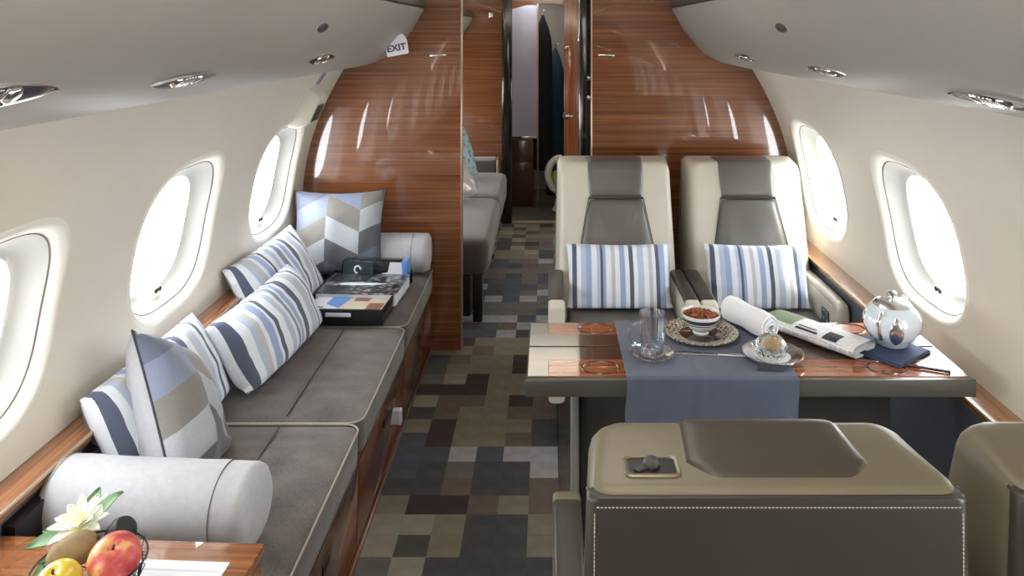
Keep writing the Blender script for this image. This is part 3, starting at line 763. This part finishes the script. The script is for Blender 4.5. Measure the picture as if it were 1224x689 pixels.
# ------------------------------------------------------------------ club seats
HB = .98
def yf(h): return .12+.18*(h-.40)/.58
def seat(label, loc, rz, near=False, seed=0, grp=None, outer_arm=''):
    t = thing('club_seat', label, 'seat', loc, (0, 0, rz), grp)
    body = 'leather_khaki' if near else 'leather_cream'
    # shell of the backrest
    secs = []
    def sec(h, hw, y0, y1, r, sh=0): return [(x*(1-(.05+sh)*max(0, (y1-y)/(y1-y0))), y, h) for x, y in rrect(-hw, hw, y0, y1, r, 5)]
    for h in (.36, .45, .55, .65, .75, .85, .93): secs.append(sec(h, .264-.012*(h-.36)/.6, yf(h), .485, .028))
    for ins, h, sh in ((.0, HB-.040, .0), (.0, HB-.024, .016), (.003, HB-.011, .04), (.007, HB-.003, .075), (.016, HB, .11)): secs.append(sec(h, .252-ins, yf(h)+ins*1.3, .492-ins, .028, sh))
    link('backrest', loft(secs), body, t, angle=55)
    # rear cover
    secs = [[(x, y, h) for x, y in rrect(-hw, hw, .462, .496, .016, 5)] for h, hw in ((.30, .267), (.6, .263), (.9, .2545), (HB-.016, .2528), (HB-.011, .2515), (HB-.008, .247))]
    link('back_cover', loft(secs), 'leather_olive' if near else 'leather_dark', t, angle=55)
    sb = BM(); ns = 96
    for k in range(ns):
        x = lerp(-.238, .238, k/(ns-1)); box(x-.0016, x+.0016, .4955, .4967, HB-.0205, HB-.0192, bm=sb)
    for k in range(60):
        z = lerp(HB-.03, .62, k/59)
        for q in (-1, 1): box(q*(.2425+.006*(HB-z))-.0007, q*(.2425+.006*(HB-z))+.0007, .495, .4967, z-.0018, z+.0018, bm=sb)
    tag(link('stitching', sb, 'stitch', t, smooth=False), kind='stuff')
    link('seam_cord', tube([(-.2505, .466, HB-.011), (-.2485, .482, HB-.010), (-.238, .4915, HB-.0095), (0, .4935, HB-.0095), (.238, .4915, HB-.0095), (.2485, .482, HB-.010), (.2505, .466, HB-.011)], .0022, 6), 'leather_olive', t)
    # headrest pad: runs up the front, over the top edge
    path = [(yf(h), h) for h in (.836, .85, .87, .90, .93)]+[(yf(HB-.03), HB-.03), (yf(HB-.014)+.003, HB-.014), (yf(HB)+.009, HB-.004), (yf(HB)+.024, HB), (yf(HB)+.06, HB), (yf(HB)+.10, HB), (yf(HB)+.125, HB), (yf(HB)+.17, HB)]
    np_ = len(path); xo = -.018 if near else 0
    def f(u, v):
        k = v*(np_-1); i = min(int(k), np_-2); fr = k-i
        y = lerp(path[i][0], path[i+1][0], fr); h = lerp(path[i][1], path[i+1][1], fr)
        ty, thh = path[i+1][0]-path[i][0], path[i+1][1]-path[i][1]; L = math.hypot(ty, thh); ny, nh = -thh/L, ty/L
        hw = .118+.008*min(1, k/5) if k < 8 else (lerp(.126, .134, (k-8)/3) if k < 11 else lerp(.134, .095, k-11))
        e = (1-abs(2*u-1)**12)*(1-abs(2*v-1)**16)
        off = -.007+.014*e**.6+(.006*math.sin(math.pi*min(1, k/6)) if k < 6 else 0)*e
        return ((2*u-1)*hw+xo*min(1, k/7), y+ny*off, h+nh*off)
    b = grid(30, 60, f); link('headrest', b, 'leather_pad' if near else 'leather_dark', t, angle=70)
    # back panel: trapezoid pad
    def g(u, v):
        h = lerp(.40, .834, v); hw = lerp(.205, .117, v)
        e = (1-abs(2*u-1)**7)*(1-abs(2*v-1)**9)
        off = -.008+.03*e**.55
        x = (2*u-1)*hw
        wr = 0
        for s in (-1, 1): wr += .005*math.exp(-((x-s*(.10-.42*max(0, .83-h)))/.010)**2)*math.exp(-((h-.77)/.05)**2)*(1 if seed == 1 else 0)
        return (x, yf(h)-off-wr*e+noise.noise(Vector((x*10+seed, h*10, 0)))*.003*e, h)
    link('back_panel', grid(34, 34, g), 'leather_dark', t, angle=70)
    for s in (-1, 1):
        link('seam_cord', tube([(s*.205, yf(.4)-.004, .4), (s*.161, yf(.617)-.004, .617), (s*.118, yf(.834)-.005, .834)], .0028, 6), 'leather_olive', t)
    link('seam_cord', tube([(-.118, yf(.834)-.005, .835), (0, yf(.834)-.007, .835), (.118, yf(.834)-.005, .835)], .006, 6), 'leather_olive', t)
    # seat pan, base
    def rr(ins, z): return [(x, y, z) for x, y in rrect(-.215+ins, .215-ins, -.30+ins, .16-ins, .05, 4)]
    link('seat_cushion', loft([rr(.01, .29), rr(0, .31), rr(0, .40), rr(.006, .425), rr(.02, .437), rr(.06, .442)]), 'leather_dark', t, angle=50)
    link('base', prism([(-.24, .02), (.38, .02), (.40, .30), (-.26, .30)], 0, -.20, .20, .01), 'seat_shell', t)
    link('floor_rail', box(-.17, .17, -.24, .36, 0, .03, .004), 'panel_black', t)
    for s in (-1, 1):
        aisle = (s < 0) != near
        if outer_arm == 'wide' and not aisle: xi, xo_ = .205, .250
        else: xi, xo_ = (.232, .293) if aisle else (.222, .275)
        link_x = sorted((s*xi, s*xo_))
        a = link('armrest', loft([[(x, y, z) for x, z in rrect(*link_x, .18, zt, .018, 4)] for y, zt in ((-.245, .515), (-.235, .53), (-.20, .535), (.0, .535), (.2, .53), (.24, .50))]), 'leather_cream', t, angle=50)
        x0, x1 = link_x[0]-.0006, link_x[1]+.0006
        link('arm_pad', loft([[(x, y, z) for x, z in rrect(x0, x1, zt-.03, zt, .013, 4)] for y, zt in ((-.20, .548), (-.185, .553), (.0, .553), (.17, .548), (.22, .53))]), 'leather_cream' if outer_arm == 'wide' and not aisle else 'leather_olive', a, angle=50)
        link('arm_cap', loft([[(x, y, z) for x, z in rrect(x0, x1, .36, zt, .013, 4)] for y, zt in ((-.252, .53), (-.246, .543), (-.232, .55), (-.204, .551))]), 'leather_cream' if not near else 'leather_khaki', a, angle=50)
    return t
FS1 = seat('far club seat by the aisle, cream and grey leather, facing the laid table', (.295, 3.2, 0), 0, seed=1, grp='leather club seats')
FS2 = seat('far club seat by the window, cream and grey leather, facing the laid table', (.868, 3.2, 0), 0, seed=5, grp='leather club seats', outer_arm='wide')
NS1 = seat('near club seat seen from behind, broad olive leather back with slot', (.304, 1.542, 0), math.pi, True, seed=8, grp='leather club seats')
NS2 = seat('near club seat cut by the frame, beside the window wall', (.875, 1.545, 0), math.pi, True, seed=9, grp='leather club seats')
# belt slot on top of the near seat (local frame is turned half round)
def slot(par):
    cx, cy = .160, .437
    s = loft([[(x, y, z) for x, y in rrect(cx-hw, cx+hw, cy-hd, cy+hd, r, 5)] for hw, hd, r, z in ((.039, .027, .010, HB-.004), (.039, .027, .010, HB+.002), (.037, .025, .009, HB+.004), (.033, .020, .007, HB+.003), (.032, .019, .007, HB-.002))], cap=False)
    o = link('belt_slot', s, 'rim_bronze', par)
    link('slot_inside', box(cx-.033, cx+.033, cy-.020, cy+.020, HB-.003, HB+.0012), 'panel_black', o)
    b = lathe([(0, .012), (.008, .011), (.012, .006), (.012, 0)], 16); bmesh.ops.translate(b, verts=b.verts[:], vec=(cx, cy-.004, HB)); link('belt_knob', b, 'seat_shell', o)
    link('belt_strap', prism([(cx-.005, cy), (cx+.02, cy+.016), (cx+.026, cy+.010), (cx+.006, cy-.008)], 2, HB, HB+.004), 'seat_shell', o)
slot(NS1); slot(NS2)
# controls on the window-side arm of the far seat
cp = link('control_panel', box(.2005, .2055, -.17, -.09, .40, .49, .004), 'control_blue', FS2)
for i in range(3):
    for j in range(2): link('button', box(.1985, .2015, -.16+j*.035, -.137+j*.035, .41+i*.026, .43+i*.026, .002), 'silver', cp)
SP = 'striped lumbar cushions on the club seats'
pillow('striped_cushion', 'striped blue and white cushion on the far aisle-side club seat', ['stripes_seat', 'stripes_seat'], (.29, 3.235, .548), (1, 0, 0), (0, -.94, .34), .43, .29, .13, 61, SP, .44, pinch=.05)
pillow('striped_cushion', 'striped blue and white cushion on the far window-side club seat', ['stripes_seat', 'stripes_seat'], (.852, 3.235, .545), (1, 0, -.01), (0, -.94, .34), .42, .29, .13, 77, SP, .44, pinch=.05)

# ------------------------------------------------------------------ dining table
TZ = .68; TX0, TX1 = -.056, 1.10; TYF, TYM, TYB = 2.05, 2.25, 2.435
tb = thing('dining_table', 'fold-out glossy wooden table with leather edges between the club seats', 'table', (0, 0, 0))
def leafp(ya, yb, hinge):
    lf = link('table_leaf', box(TX0, TX1, ya, yb, TZ-.045, TZ-.003, .004), 'table_leather', tb)
    # leather border and wood inlay laid flush
    if hinge == 'back': wy0, wy1 = ya+.012, yb-.085
    else: wy0, wy1 = ya+.085, yb-.008
    link('wood_inlay', box(TX0+.058, TX1-.008, wy0, wy1, TZ-.006, TZ, .0008), 'wood_table', lf, smooth=False)
    y0, y1 = (wy1, yb-.003) if hinge == 'back' else (ya+.003, wy0)
    link('hinge_band', box(TX0+.146, TX1-.008, y0, y1, TZ-.006, TZ, .0008), 'brown_gloss', lf, smooth=False)
    link('leather_border', box(TX0+.003, TX0+.146, y0, y1, TZ-.006, TZ, .0008), 'border_reflection', lf, smooth=False)  # aisle end of the hinge band, coloured greyer for the ceiling reflection
    link('leather_border', box(TX0+.003, TX0+.058, min(wy0, wy1), max(wy0, wy1), TZ-.006, TZ, .0008), 'border_reflection', lf, smooth=False)
    for cx in (.14, .90):
        cyy = (wy0+wy1)/2
        k = lathe([(.0455, 0), (.047, .0022), (.050, .0024), (.0520, 0)], 32); bmesh.ops.scale(k, verts=k.verts[:], vec=(1, .8, 1)); bmesh.ops.translate(k, verts=k.verts[:], vec=(cx, cyy, TZ))
        link('cup_ring', k, 'brown_gloss', lf)
    return lf
leafp(TYF, TYM-.002, 'back'); leafp(TYM+.002, TYB, 'front')
link('table_edge', box(TX0-.003, TX1+.003, TYF-.006, TYF+.003, TZ-.047, TZ-.001, .003), 'table_leather', tb)
link('pedestal', box(.065, .085, 2.16, 2.32, .0, TZ-.045, .005), 'leg_grey', tb)
link('pedestal', box(.088, .95, 2.2, 2.3, .10, TZ-.045, .006), 'seat_shell', tb)
link('slide_rail', box(.06, 1.08, 2.12, 2.36, TZ-.075, TZ-.045, .004), 'panel_black', tb)

# runner draped over the front edge
RX0, RX1 = .20, .643
def runner():
    path = [(TYB-.004, TZ+.0036), (2.35, TZ+.0036), (2.25, TZ+.0036), (2.15, TZ+.0036), (2.07, TZ+.0036), (2.05, TZ+.0036), (2.0405, TZ-.0), (2.039, TZ-.02), (2.038, TZ-.05), (2.036, TZ-.08), (2.034, TZ-.118)]
    n = len(path)-1
    def f(u, v):
        k = v*n; i = min(int(k), n-1); fr = k-i
        y = lerp(path[i][0], path[i+1][0], fr); z = lerp(path[i][1], path[i+1][1], fr)
        x = lerp(RX0, RX1, u)
        d = max(0, TZ-z)/.118
        y -= abs(math.sin(x*23+1))*.008*d+.003*math.exp(-((u-.43)/.02)**2)
        z += .002*math.exp(-((u-.43)/.015)**2)*(1-d)
        return (x+.003*math.sin(z*40), y, z)
    b = grid(44, 60, f); b.normal_update(); bmesh.ops.solidify(b, geom=b.faces[:], thickness=.0016)
    tag(link('table_runner', b, 'navy_cloth', angle=70), 'slate blue cloth runner draped over the front of the table', 'table runner')
runner()
TT = TZ+.0045

# glass mug on saucer
def plate(name, label, loc, r, rimm, cen, cat='plate'):
    t = thing(name, label, cat, loc)
    link('rim', lathe([(r*.55, .0035), (r*.62, .004), (r*.8, .009), (r, .014), (r*1.0, .0165), (r*.97, .0165), (r*.8, .0115), (r*.62, .0065), (r*.56, .0058)], 48), rimm, t)
    link('well', lathe([(0, .0), (r*.6, .0), (r*.62, .0035), (r*.58, .0062), (0, .0058)], 48), cen, t)
    return t
sx, sy = .285, 2.165
sc_ = plate('saucer', 'clear glass saucer under the glass mug', (sx, sy, TT), .062, 'thin_glass', 'thin_glass', 'saucer')
mg = thing('glass_mug', 'clear glass mug with handle, standing on a glass saucer on the runner', 'mug', (sx, sy, TT+.0068))
link('mug_body', lathe([(0, 0), (.026, 0), (.031, .004), (.031, .03), (.034, .045), (.034, .085), (.037, .112), (.0375, .116), (.0355, .116), (.032, .09), (.031, .05), (.028, .032), (.028, .008), (0, .008)], 36), 'thin_glass', mg)
link('handle', tube([(-.032, 0, .088), (-.05, -.008, .088), (-.064, -.012, .075), (-.066, -.013, .055), (-.055, -.01, .035), (-.036, -.002, .028)], .0055, 8), 'thin_glass', mg)

# plate, bowl of nuts, knife
px, py = .446, 2.315
plate('dinner_plate', 'plate with patterned gold-grey rim and dark centre under the nut bowl', (px, py, TT), .107, 'patterned_rim', 'plate_dark')
bw = thing('bowl', 'white bowl with dark band full of brown nuts', 'bowl', (px, py+.005, TT+.0065))
link('bowl_body', lathe([(0, 0), (.022, 0), (.024, .005), (.022, .008), (.038, .02), (.051, .038), (.057, .058), (.0575, .0605), (.0555, .0605), (.049, .04), (.036, .024), (0, .018)], 40), 'porcelain', bw)
link('band', lathe([(.0475, .0325), (.0525, .041), (.0555, .05), (.0560, .0505), (.0551, .0505), (.0515, .041), (.0468, .0328)], 40), 'band_navy', bw)
nb = BM()
for i in range(230):
    a = random.uniform(0, 6.28); rr_ = .049*math.sqrt(random.random()); z = .05+.014*(1-(rr_/.05)**2)+random.uniform(-.003, .002)
    s = BM(); bmesh.ops.create_icosphere(s, subdivisions=1, radius=1)
    M = Matrix.Translation((rr_*math.cos(a), rr_*math.sin(a), z)) @ Euler((random.uniform(0, 3), random.uniform(0, 3), random.uniform(0, 3))).to_matrix().to_4x4() @ Matrix.Diagonal((.0056, .0038, .0032, 1))
    bmesh.ops.transform(s, matrix=M, verts=s.verts[:]); join(nb, s)
bmesh.ops.translate(nb, verts=nb.verts[:], vec=(px, py+.005, TT+.0065))
lathe([(0, .05), (.047, .046), (.05, .042), (0, .03)], 24, nb) if False else None
tag(link('nuts', nb, 'nut_brown', angle=80), 'reddish brown roasted nuts heaped in the white bowl', 'nuts', kind='stuff')
link('nut_bed', lathe([(0, .0535), (.035, .051), (.0505, .0475), (.0502, .0455), (.036, .0265), (0, .02)], 24), 'nut_brown', bw)
kn = thing('table_knife', 'silver knife with ornate handle lying in front of the patterned plate', 'knife', (.455, 2.178, TT+.0025), (0, 0, R(-9)))
link('blade', loft([[(x, y, z) for y, z in rrect(-w_, w_, -.0008, .0008, .0006, 2)] for x, w_ in ((-.115, .003), (-.10, .008), (-.05, .0095), (.0, .008), (.012, .005))]), 'silver', kn)
link('handle', loft([[(x, y, z) for y, z in rrect(-w_, w_, -h_, h_+.001, .0018, 3)] for x, w_, h_ in ((.01, .004, .002), (.03, .005, .003), (.05, .0075, .0035), (.08, .0055, .003), (.105, .007, .003), (.115, .005, .0022))]), 'silver', kn)

# rolled towel
tw = thing('rolled_towel', 'rolled white hand towel lying between the bowl and the newspaper', 'towel', (.60, 2.36, TT+.036), (0, 0, R(-64)))
b = BM()
def spiral(t):  # cross-section of a rolled cloth
    a = t*2*math.pi*2.6; r_ = .010+.0255*t; return (r_*math.cos(a), r_*math.sin(a))
N = 90
out_ = [spiral(i/N) for i in range(N+1)]
V0 = []
for xi in range(9):
    x = -.09+.18*xi/8; dd = .94+.06*math.sin(xi*1.3)
    V0.append([b.verts.new((x+.006*math.sin(i*.15), p[0]*dd, p[1]*dd)) for i, p in enumerate(out_)])
for xi in range(8):
    for i in range(N): b.faces.new((V0[xi][i], V0[xi+1][i], V0[xi+1][i+1], V0[xi][i+1]))
b.normal_update(); bmesh.ops.solidify(b, geom=b.faces[:], thickness=.006)
link('cloth', b, 'linen_white', tw, angle=80)

# crystal dish on a plate
cx, cy = .612, 2.165
plate('side_plate', 'small silver-rimmed plate under the crystal dish', (cx, cy, TT), .082, 'silver', 'porcelain', 'plate')
for r_ in (.058, .066, .074):
    pass
cd = thing('crystal_dish', 'cut crystal dish with a gold wrapped sweet, on the small silver plate', 'dish', (cx-.005, cy, TT+.0065))
prof = [(0, 0), (.030, 0), (.040, .008), (.046, .022), (.047, .030), (.044, .030), (.040, .018), (.03, .008), (0, .007)]
b = lathe(prof, 24)
for v in b.verts:
    a = math.atan2(v.co.y, v.co.x); k = 1+.06*(1 if int(round(a/(2*math.pi/24))) % 2 else -1); v.co.x *= k; v.co.y *= k
link('dish_body', b, 'clear_glass', cd, smooth=False)
link('lid', lathe([(.040, .030), (.041, .034), (.032, .048), (.018, .056), (.006, .058), (.006, .062), (.010, .067), (.006, .073), (0, .074), (0, .070), (.004, .056), (.017, .053), (.03, .045), (.038, .033)], 16), 'clear_glass', cd, smooth=False)
bo = blob('sweet', 'gold and white wrapped sweet inside the crystal dish', (cx-.005, cy, TT+.0065+.030), .018, .018, .017, 'chocolate_gold', (0, 0, .3), 'sweet')
link('wrapper_strip', box(-.0205, .0205, -.004, .004, -.017, .0185, .002), 'porcelain', bo)
cdt = thing('name_card', 'small dark card leaning on the plate of the crystal dish', 'card', (cx-.03, cy-.088, TT), (R(-20), 0, R(-4)))
link('card', box(-.034, .034, -.001, .001, 0, .016, .0005), 'ink', cdt)

# folded newspaper
nw = thing('newspaper', 'folded newspaper lying diagonally on the table beside the teapot', 'newspaper', (.775, 2.30, TZ+.0012), (0, 0, R(-52)))
b = BM(); L_ = .30
def nsec(k):
    w_ = .058; out = []
    n = 30
    pts = []
    for i in range(n):
        a = 2*math.pi*i/n
        pts.append((w_*math.copysign(abs(math.cos(a))**.75, math.cos(a)), .019+.018*math.copysign(abs(math.sin(a))**.8, math.sin(a))))
    return pts
secs = [[(lerp(-L_/2, L_/2, k/12), y*(1+.03*math.sin(k)), z) for y, z in nsec(k)] for k in range(13)]
loft(secs, b, cap=False)
inner = [[(x, y*.94, .019+(z-.019)*.84) for x, y, z in s] for s in secs]; loft(inner, b, cap=False)
link('outer_sheet', b, 'newsprint', nw, angle=70)
for s_ in range(3):
    y_ = -.03+.02*s_
    link('inner_fold', grid(10, 6, lambda u, v: (lerp(-L_/2+.004, L_/2-.004, u), .046*math.cos(v*math.pi)*(1-.2*s_), .019+(-.010+.008*s_)+.004*math.sin(v*3+s_))), 'paper_white', nw)
def onews(x0, x1, y0, y1, m, nm='printed_block'):
    def z_(y):
        c = min(1, abs(y)/.058); return .019+.018*(max(0, 1-c**(2/.75)))**.4+.0006
    link(nm, grid(4, 12, lambda u, v: (lerp(x0, x1, u), lerp(y0, y1, v), z_(lerp(y0, y1, v)))), m, nw)
onews(.05, .095, -.05, -.004, 'ink'); onews(-.148, -.055, -.04, .052, 'print_green'); onews(-.04, .03, -.045, -.036, 'ink', 'headline'); onews(.0, .045, .01, .05, 'print_cream')
onews(-.04, .02, -.028, -.022, 'ink', 'headline')

# napkin, teapot
nk = thing('napkin', 'folded navy napkin under the teapot', 'napkin', (.945, 2.22, TZ+.0012), (0, 0, R(38)))
link('cloth', box(-.085, .085, -.085, .085, 0, .005, .002), 'navy_napkin', nk); link('fold', box(-.08, .08, -.083, .02, .005, .009, .002), 'navy_napkin', nk)
tp = thing('teapot', 'round white and silver teapot on the navy napkin by the window', 'teapot', (.972, 2.245, TZ+.0105), (0, 0, R(48)))
RT = .077
prof = [(0, 0), (.04, 0), (.046, .004)]+[(RT*math.sin(a), .064-.064*math.cos(a)*1.0) for a in [lerp(.72, 2.45, i/22) for i in range(23)]]+[(.044, .116), (0, .116)]
link('pot_body', lathe(prof, 44), 'porcelain_blue', tp)
link('lid', lathe([(.050, .108), (.053, .112), (.046, .121), (.03, .127), (.012, .129), (.007, .132), (.013, .138), (.013, .144), (.006, .149), (0, .150)], 36), 'silver', tp)
for k in range(4):
    a0 = R(-48-90+k*90-14)
    def f(u, v, a0=a0):
        ph = lerp(.62, 2.1, u); hw = .27*math.sin(math.pi*u)**.8*(v-.5)*2
        r_ = (RT+.0016)*math.sin(ph)-(.0022 if v in (0, 1) else 0); return (r_*math.cos(a0+hw), r_*math.sin(a0+hw), .064-.0655*math.cos(ph))
    o = link('silver_leaf', grid(18, 8, f), 'silver', tp, angle=80)
link('spout', tube([(.062, 0, .05), (.085, 0, .068), (.098, 0, .092), (.108, 0, .108)], [.020, .016, .011, .009], 14), 'porcelain_blue', tp)
link('handle', tube([(-.064, 0, .10), (-.09, 0, .108), (-.108, 0, .09), (-.106, 0, .062), (-.088, 0, .04), (-.066, 0, .036)], .006, 10), 'silver', tp)
pn = thing('pen', 'short black pen lying in front of the navy napkin', 'pen', (1.0, 2.098, TZ+.0045), (0, 0, R(-24)))
link('barrel', tube([(-.06, 0, 0), (-.055, 0, 0), (.05, 0, 0)], [.0025, .004, .004], 10), 'gloss_black', pn); link('tip', tube([(.05, 0, 0), (.056, 0, 0)], .0046, 10), 'plate_dark', pn)

# ------------------------------------------------------------------ rear compartment
s2 = thing('sofa', 'grey upholstered sofa in the rear compartment beyond the bulkhead', 'sofa', (0, 0, 0))
link('plinth', box(-1.12, -.42, 4.3, 6.3, 0, .26, .01), 'panel_black', s2)
link('front_leg', box(-.40, -.35, 4.22, 4.27, 0, .27, .004), 'panel_black', s2)
for ya, yb in ((4.2, 5.24), (5.25, 6.12)):
    def rr(ins, z): return [(x, y, z) for x, y in rrect(-1.08+ins, -.315-ins, ya+ins, yb-ins, .06, 5)]
    link('seat_cushion', loft([rr(.015, .26), rr(0, .28), rr(0, .40), rr(.008, .43), rr(.03, .442), rr(.09, .448)]), 'velvet_grey', s2, angle=60)
link('backrest', prism([(-1.12, .40), (-.88, .40), (-.93, .58), (-1.12, .60)], 1, 4.2, 6.3, .02), 'velvet_grey', s2)
link('end_arm', box(-1.1, -.40, 6.13, 6.32, .2, .53, .02), 'velvet_grey', s2)
link('arm_trim', box(-.40, -.385, 6.12, 6.33, .2, .535, .003), 'brass_edge', s2)
pillow('teal_cushion', 'teal patterned cushion upright on the far sofa beyond the bulkhead', ['teal_pattern', 'teal_pattern'], (-.66, 5.75, .62), (.35, .93, 0), (.86, -.42, .3), .40, .40, .14, 4, clampz=.46)
pillow('silver_cushion', 'small shiny silver cushion in front of the teal one on the far sofa', ['silver_cloth', 'silver_cloth'], (-.575, 5.1, .555), (.3, .95, 0), (.8, -.42, .42), .34, .28, .12, 6, clampz=.46)
# posts, header, doors behind
tag(link('trim_6', box(-.365, -.285, 6.28, 6.42, 0, 1.92, .01), 'gloss_black'), 'dark glossy door post in the rear compartment', kind='structure')
tag(link('trim_7', box(.158, .222, 4.0, 4.2, 0, 1.95, .012), 'gloss_black'), 'dark glossy post behind the aisle edge of the bulkhead', kind='structure')
def arch(name, y, z0):
    poly = [(-.75, 1.98), (-.75, z0+.04)]+[(lerp(-.29, .25, i/12), z0+.05*math.sin(math.pi*i/12)) for i in range(13)]+[(.75, z0+.04), (.75, 1.98)]
    return tag(link(name, prism(poly, 1, y, y+.04), 'wood_light_x'), 'arched wooden header above the rear doorway', kind='structure')
arch('trim_8', 6.365, 1.70)
dd = tag(link('door_1', box(.125, .235, 6.18, 6.22, .0, 1.78, .004), 'wood_z'), 'narrow wooden door leaf at the rear doorway', kind='structure')
link('door_handle', tube([(.14, 6.17, .87), (.14, 6.13, .87), (.19, 6.125, .87)], .008, 8), 'chrome', dd)
hk = lathe([(0, 0), (.03, 0), (.03, .008), (0, .01)], 20); bmesh.ops.rotate(hk, verts=hk.verts[:], matrix=Matrix.Rotation(R(90), 3, 'X')); bmesh.ops.translate(hk, verts=hk.verts[:], vec=(.14, 6.18, .87)); link('handle_rose', hk, 'chrome', dd)
link('latch', box(.135, .165, 6.172, 6.18, 1.39, 1.41, .002), 'chrome', dd)
rl = thing('reading_lamp', 'small round white wall lamp on the rear wooden bulkhead', 'lamp', (-.455, 6.355, 1.655), (R(90), 0, 0))
link('ring', lathe([(.012, 0), (.022, 0), (.022, .006), (.018, .009), (.012, .008)], 24), 'chrome', rl); link('lens', lathe([(0, .005), (.012, .006), (.012, 0)], 20), 'sign_white', rl)
# frosted screen, cabinet, clothes, white basin chair
fs = thing('frosted_screen', 'pale lavender frosted screen panel beyond the rear doorway', 'screen', (-.20, 6.9, 0))
link('panel', box(-.115, .108, -.01, .01, .60, 1.74, .004), 'frost_lavender', fs)
link('frame', box(-.125, -.112, -.014, .014, .58, 1.76, .003), 'chrome', fs); link('frame', box(.104, .118, -.014, .014, .0, 1.76, .003), 'brass_edge', fs); link('frame', box(-.115, .108, -.014, .014, .585, .605, .003), 'chrome', fs)
cb = thing('low_cabinet', 'dark brown glossy cabinet below the frosted screen', 'cabinet', (-.20, 6.9, 0))
link('body', box(-.135, .075, -.03, .25, 0, .575, .008), 'brown_gloss', cb); link('door', box(-.13, .07, -.036, -.03, .02, .38, .003), 'brown_gloss', cb)
def coat(label, x, y, m, w_, top, bot, seed):
    t = thing('coat', label, 'coat', (x, y, 0))
    secs = []
    for k in range(15):
        h = lerp(bot, top, k/14); s = lerp(1, .92, k/14)*(1 if k < 11 else max(.08, math.cos((k-11)/3*1.45)))
        secs.append([((w_*s*math.cos(a))*(1+.06*math.sin(a*5+seed+k*.2)), .07*s*math.sin(a)*(1+.15*math.sin(a*4+k*.3+seed)), h) for a in [2*math.pi*i/28 for i in range(28)]])
    link('cloth', loft(secs), m, t, angle=70)
    link('hook', tube([(0, 0, top-.01), (0, 0, top+.03), (.012, 0, top+.045), (.024, 0, top+.03)], .003, 6), 'chrome', t)
coat('long black coat hanging beside the frosted screen', -.045, 7.0, 'cloth_black', .085, 1.66, .30, 1)
coat('dark teal garment hanging behind the black coat', .07, 7.35, 'cloth_teal', .09, 1.36, .02, 2)
tag(link('wall_closet', box(-.2, .75, 7.6, 7.64, 0, 1.95), 'grey_panel', smooth=False), kind='structure')
wc = thing('white_chair', 'white curved seat with pale green pad glimpsed through the rear doorway', 'chair', (.085, 6.75, 0))
pts = [(.02+.105*math.cos(a)*-1, 0, .30+.14*math.sin(a)) for a in [lerp(-1.3, 1.7, i/16) for i in range(17)]]
link('shell', tube([(x, y, z) for x, y, z in pts], [.03]*17, 12), 'white_shell', wc)
link('pad', lathe([(0, .0), (.07, .0), (.08, .02), (.075, .10), (0, .12)], 24), 'green_pad', wc).location = (.03, .02, .22)
link('pedestal', lathe([(0, 0), (.08, 0), (.06, .03), (.045, .1), (.06, .22), (0, .225)], 24), 'white_shell', wc).location = (.03, .02, 0)
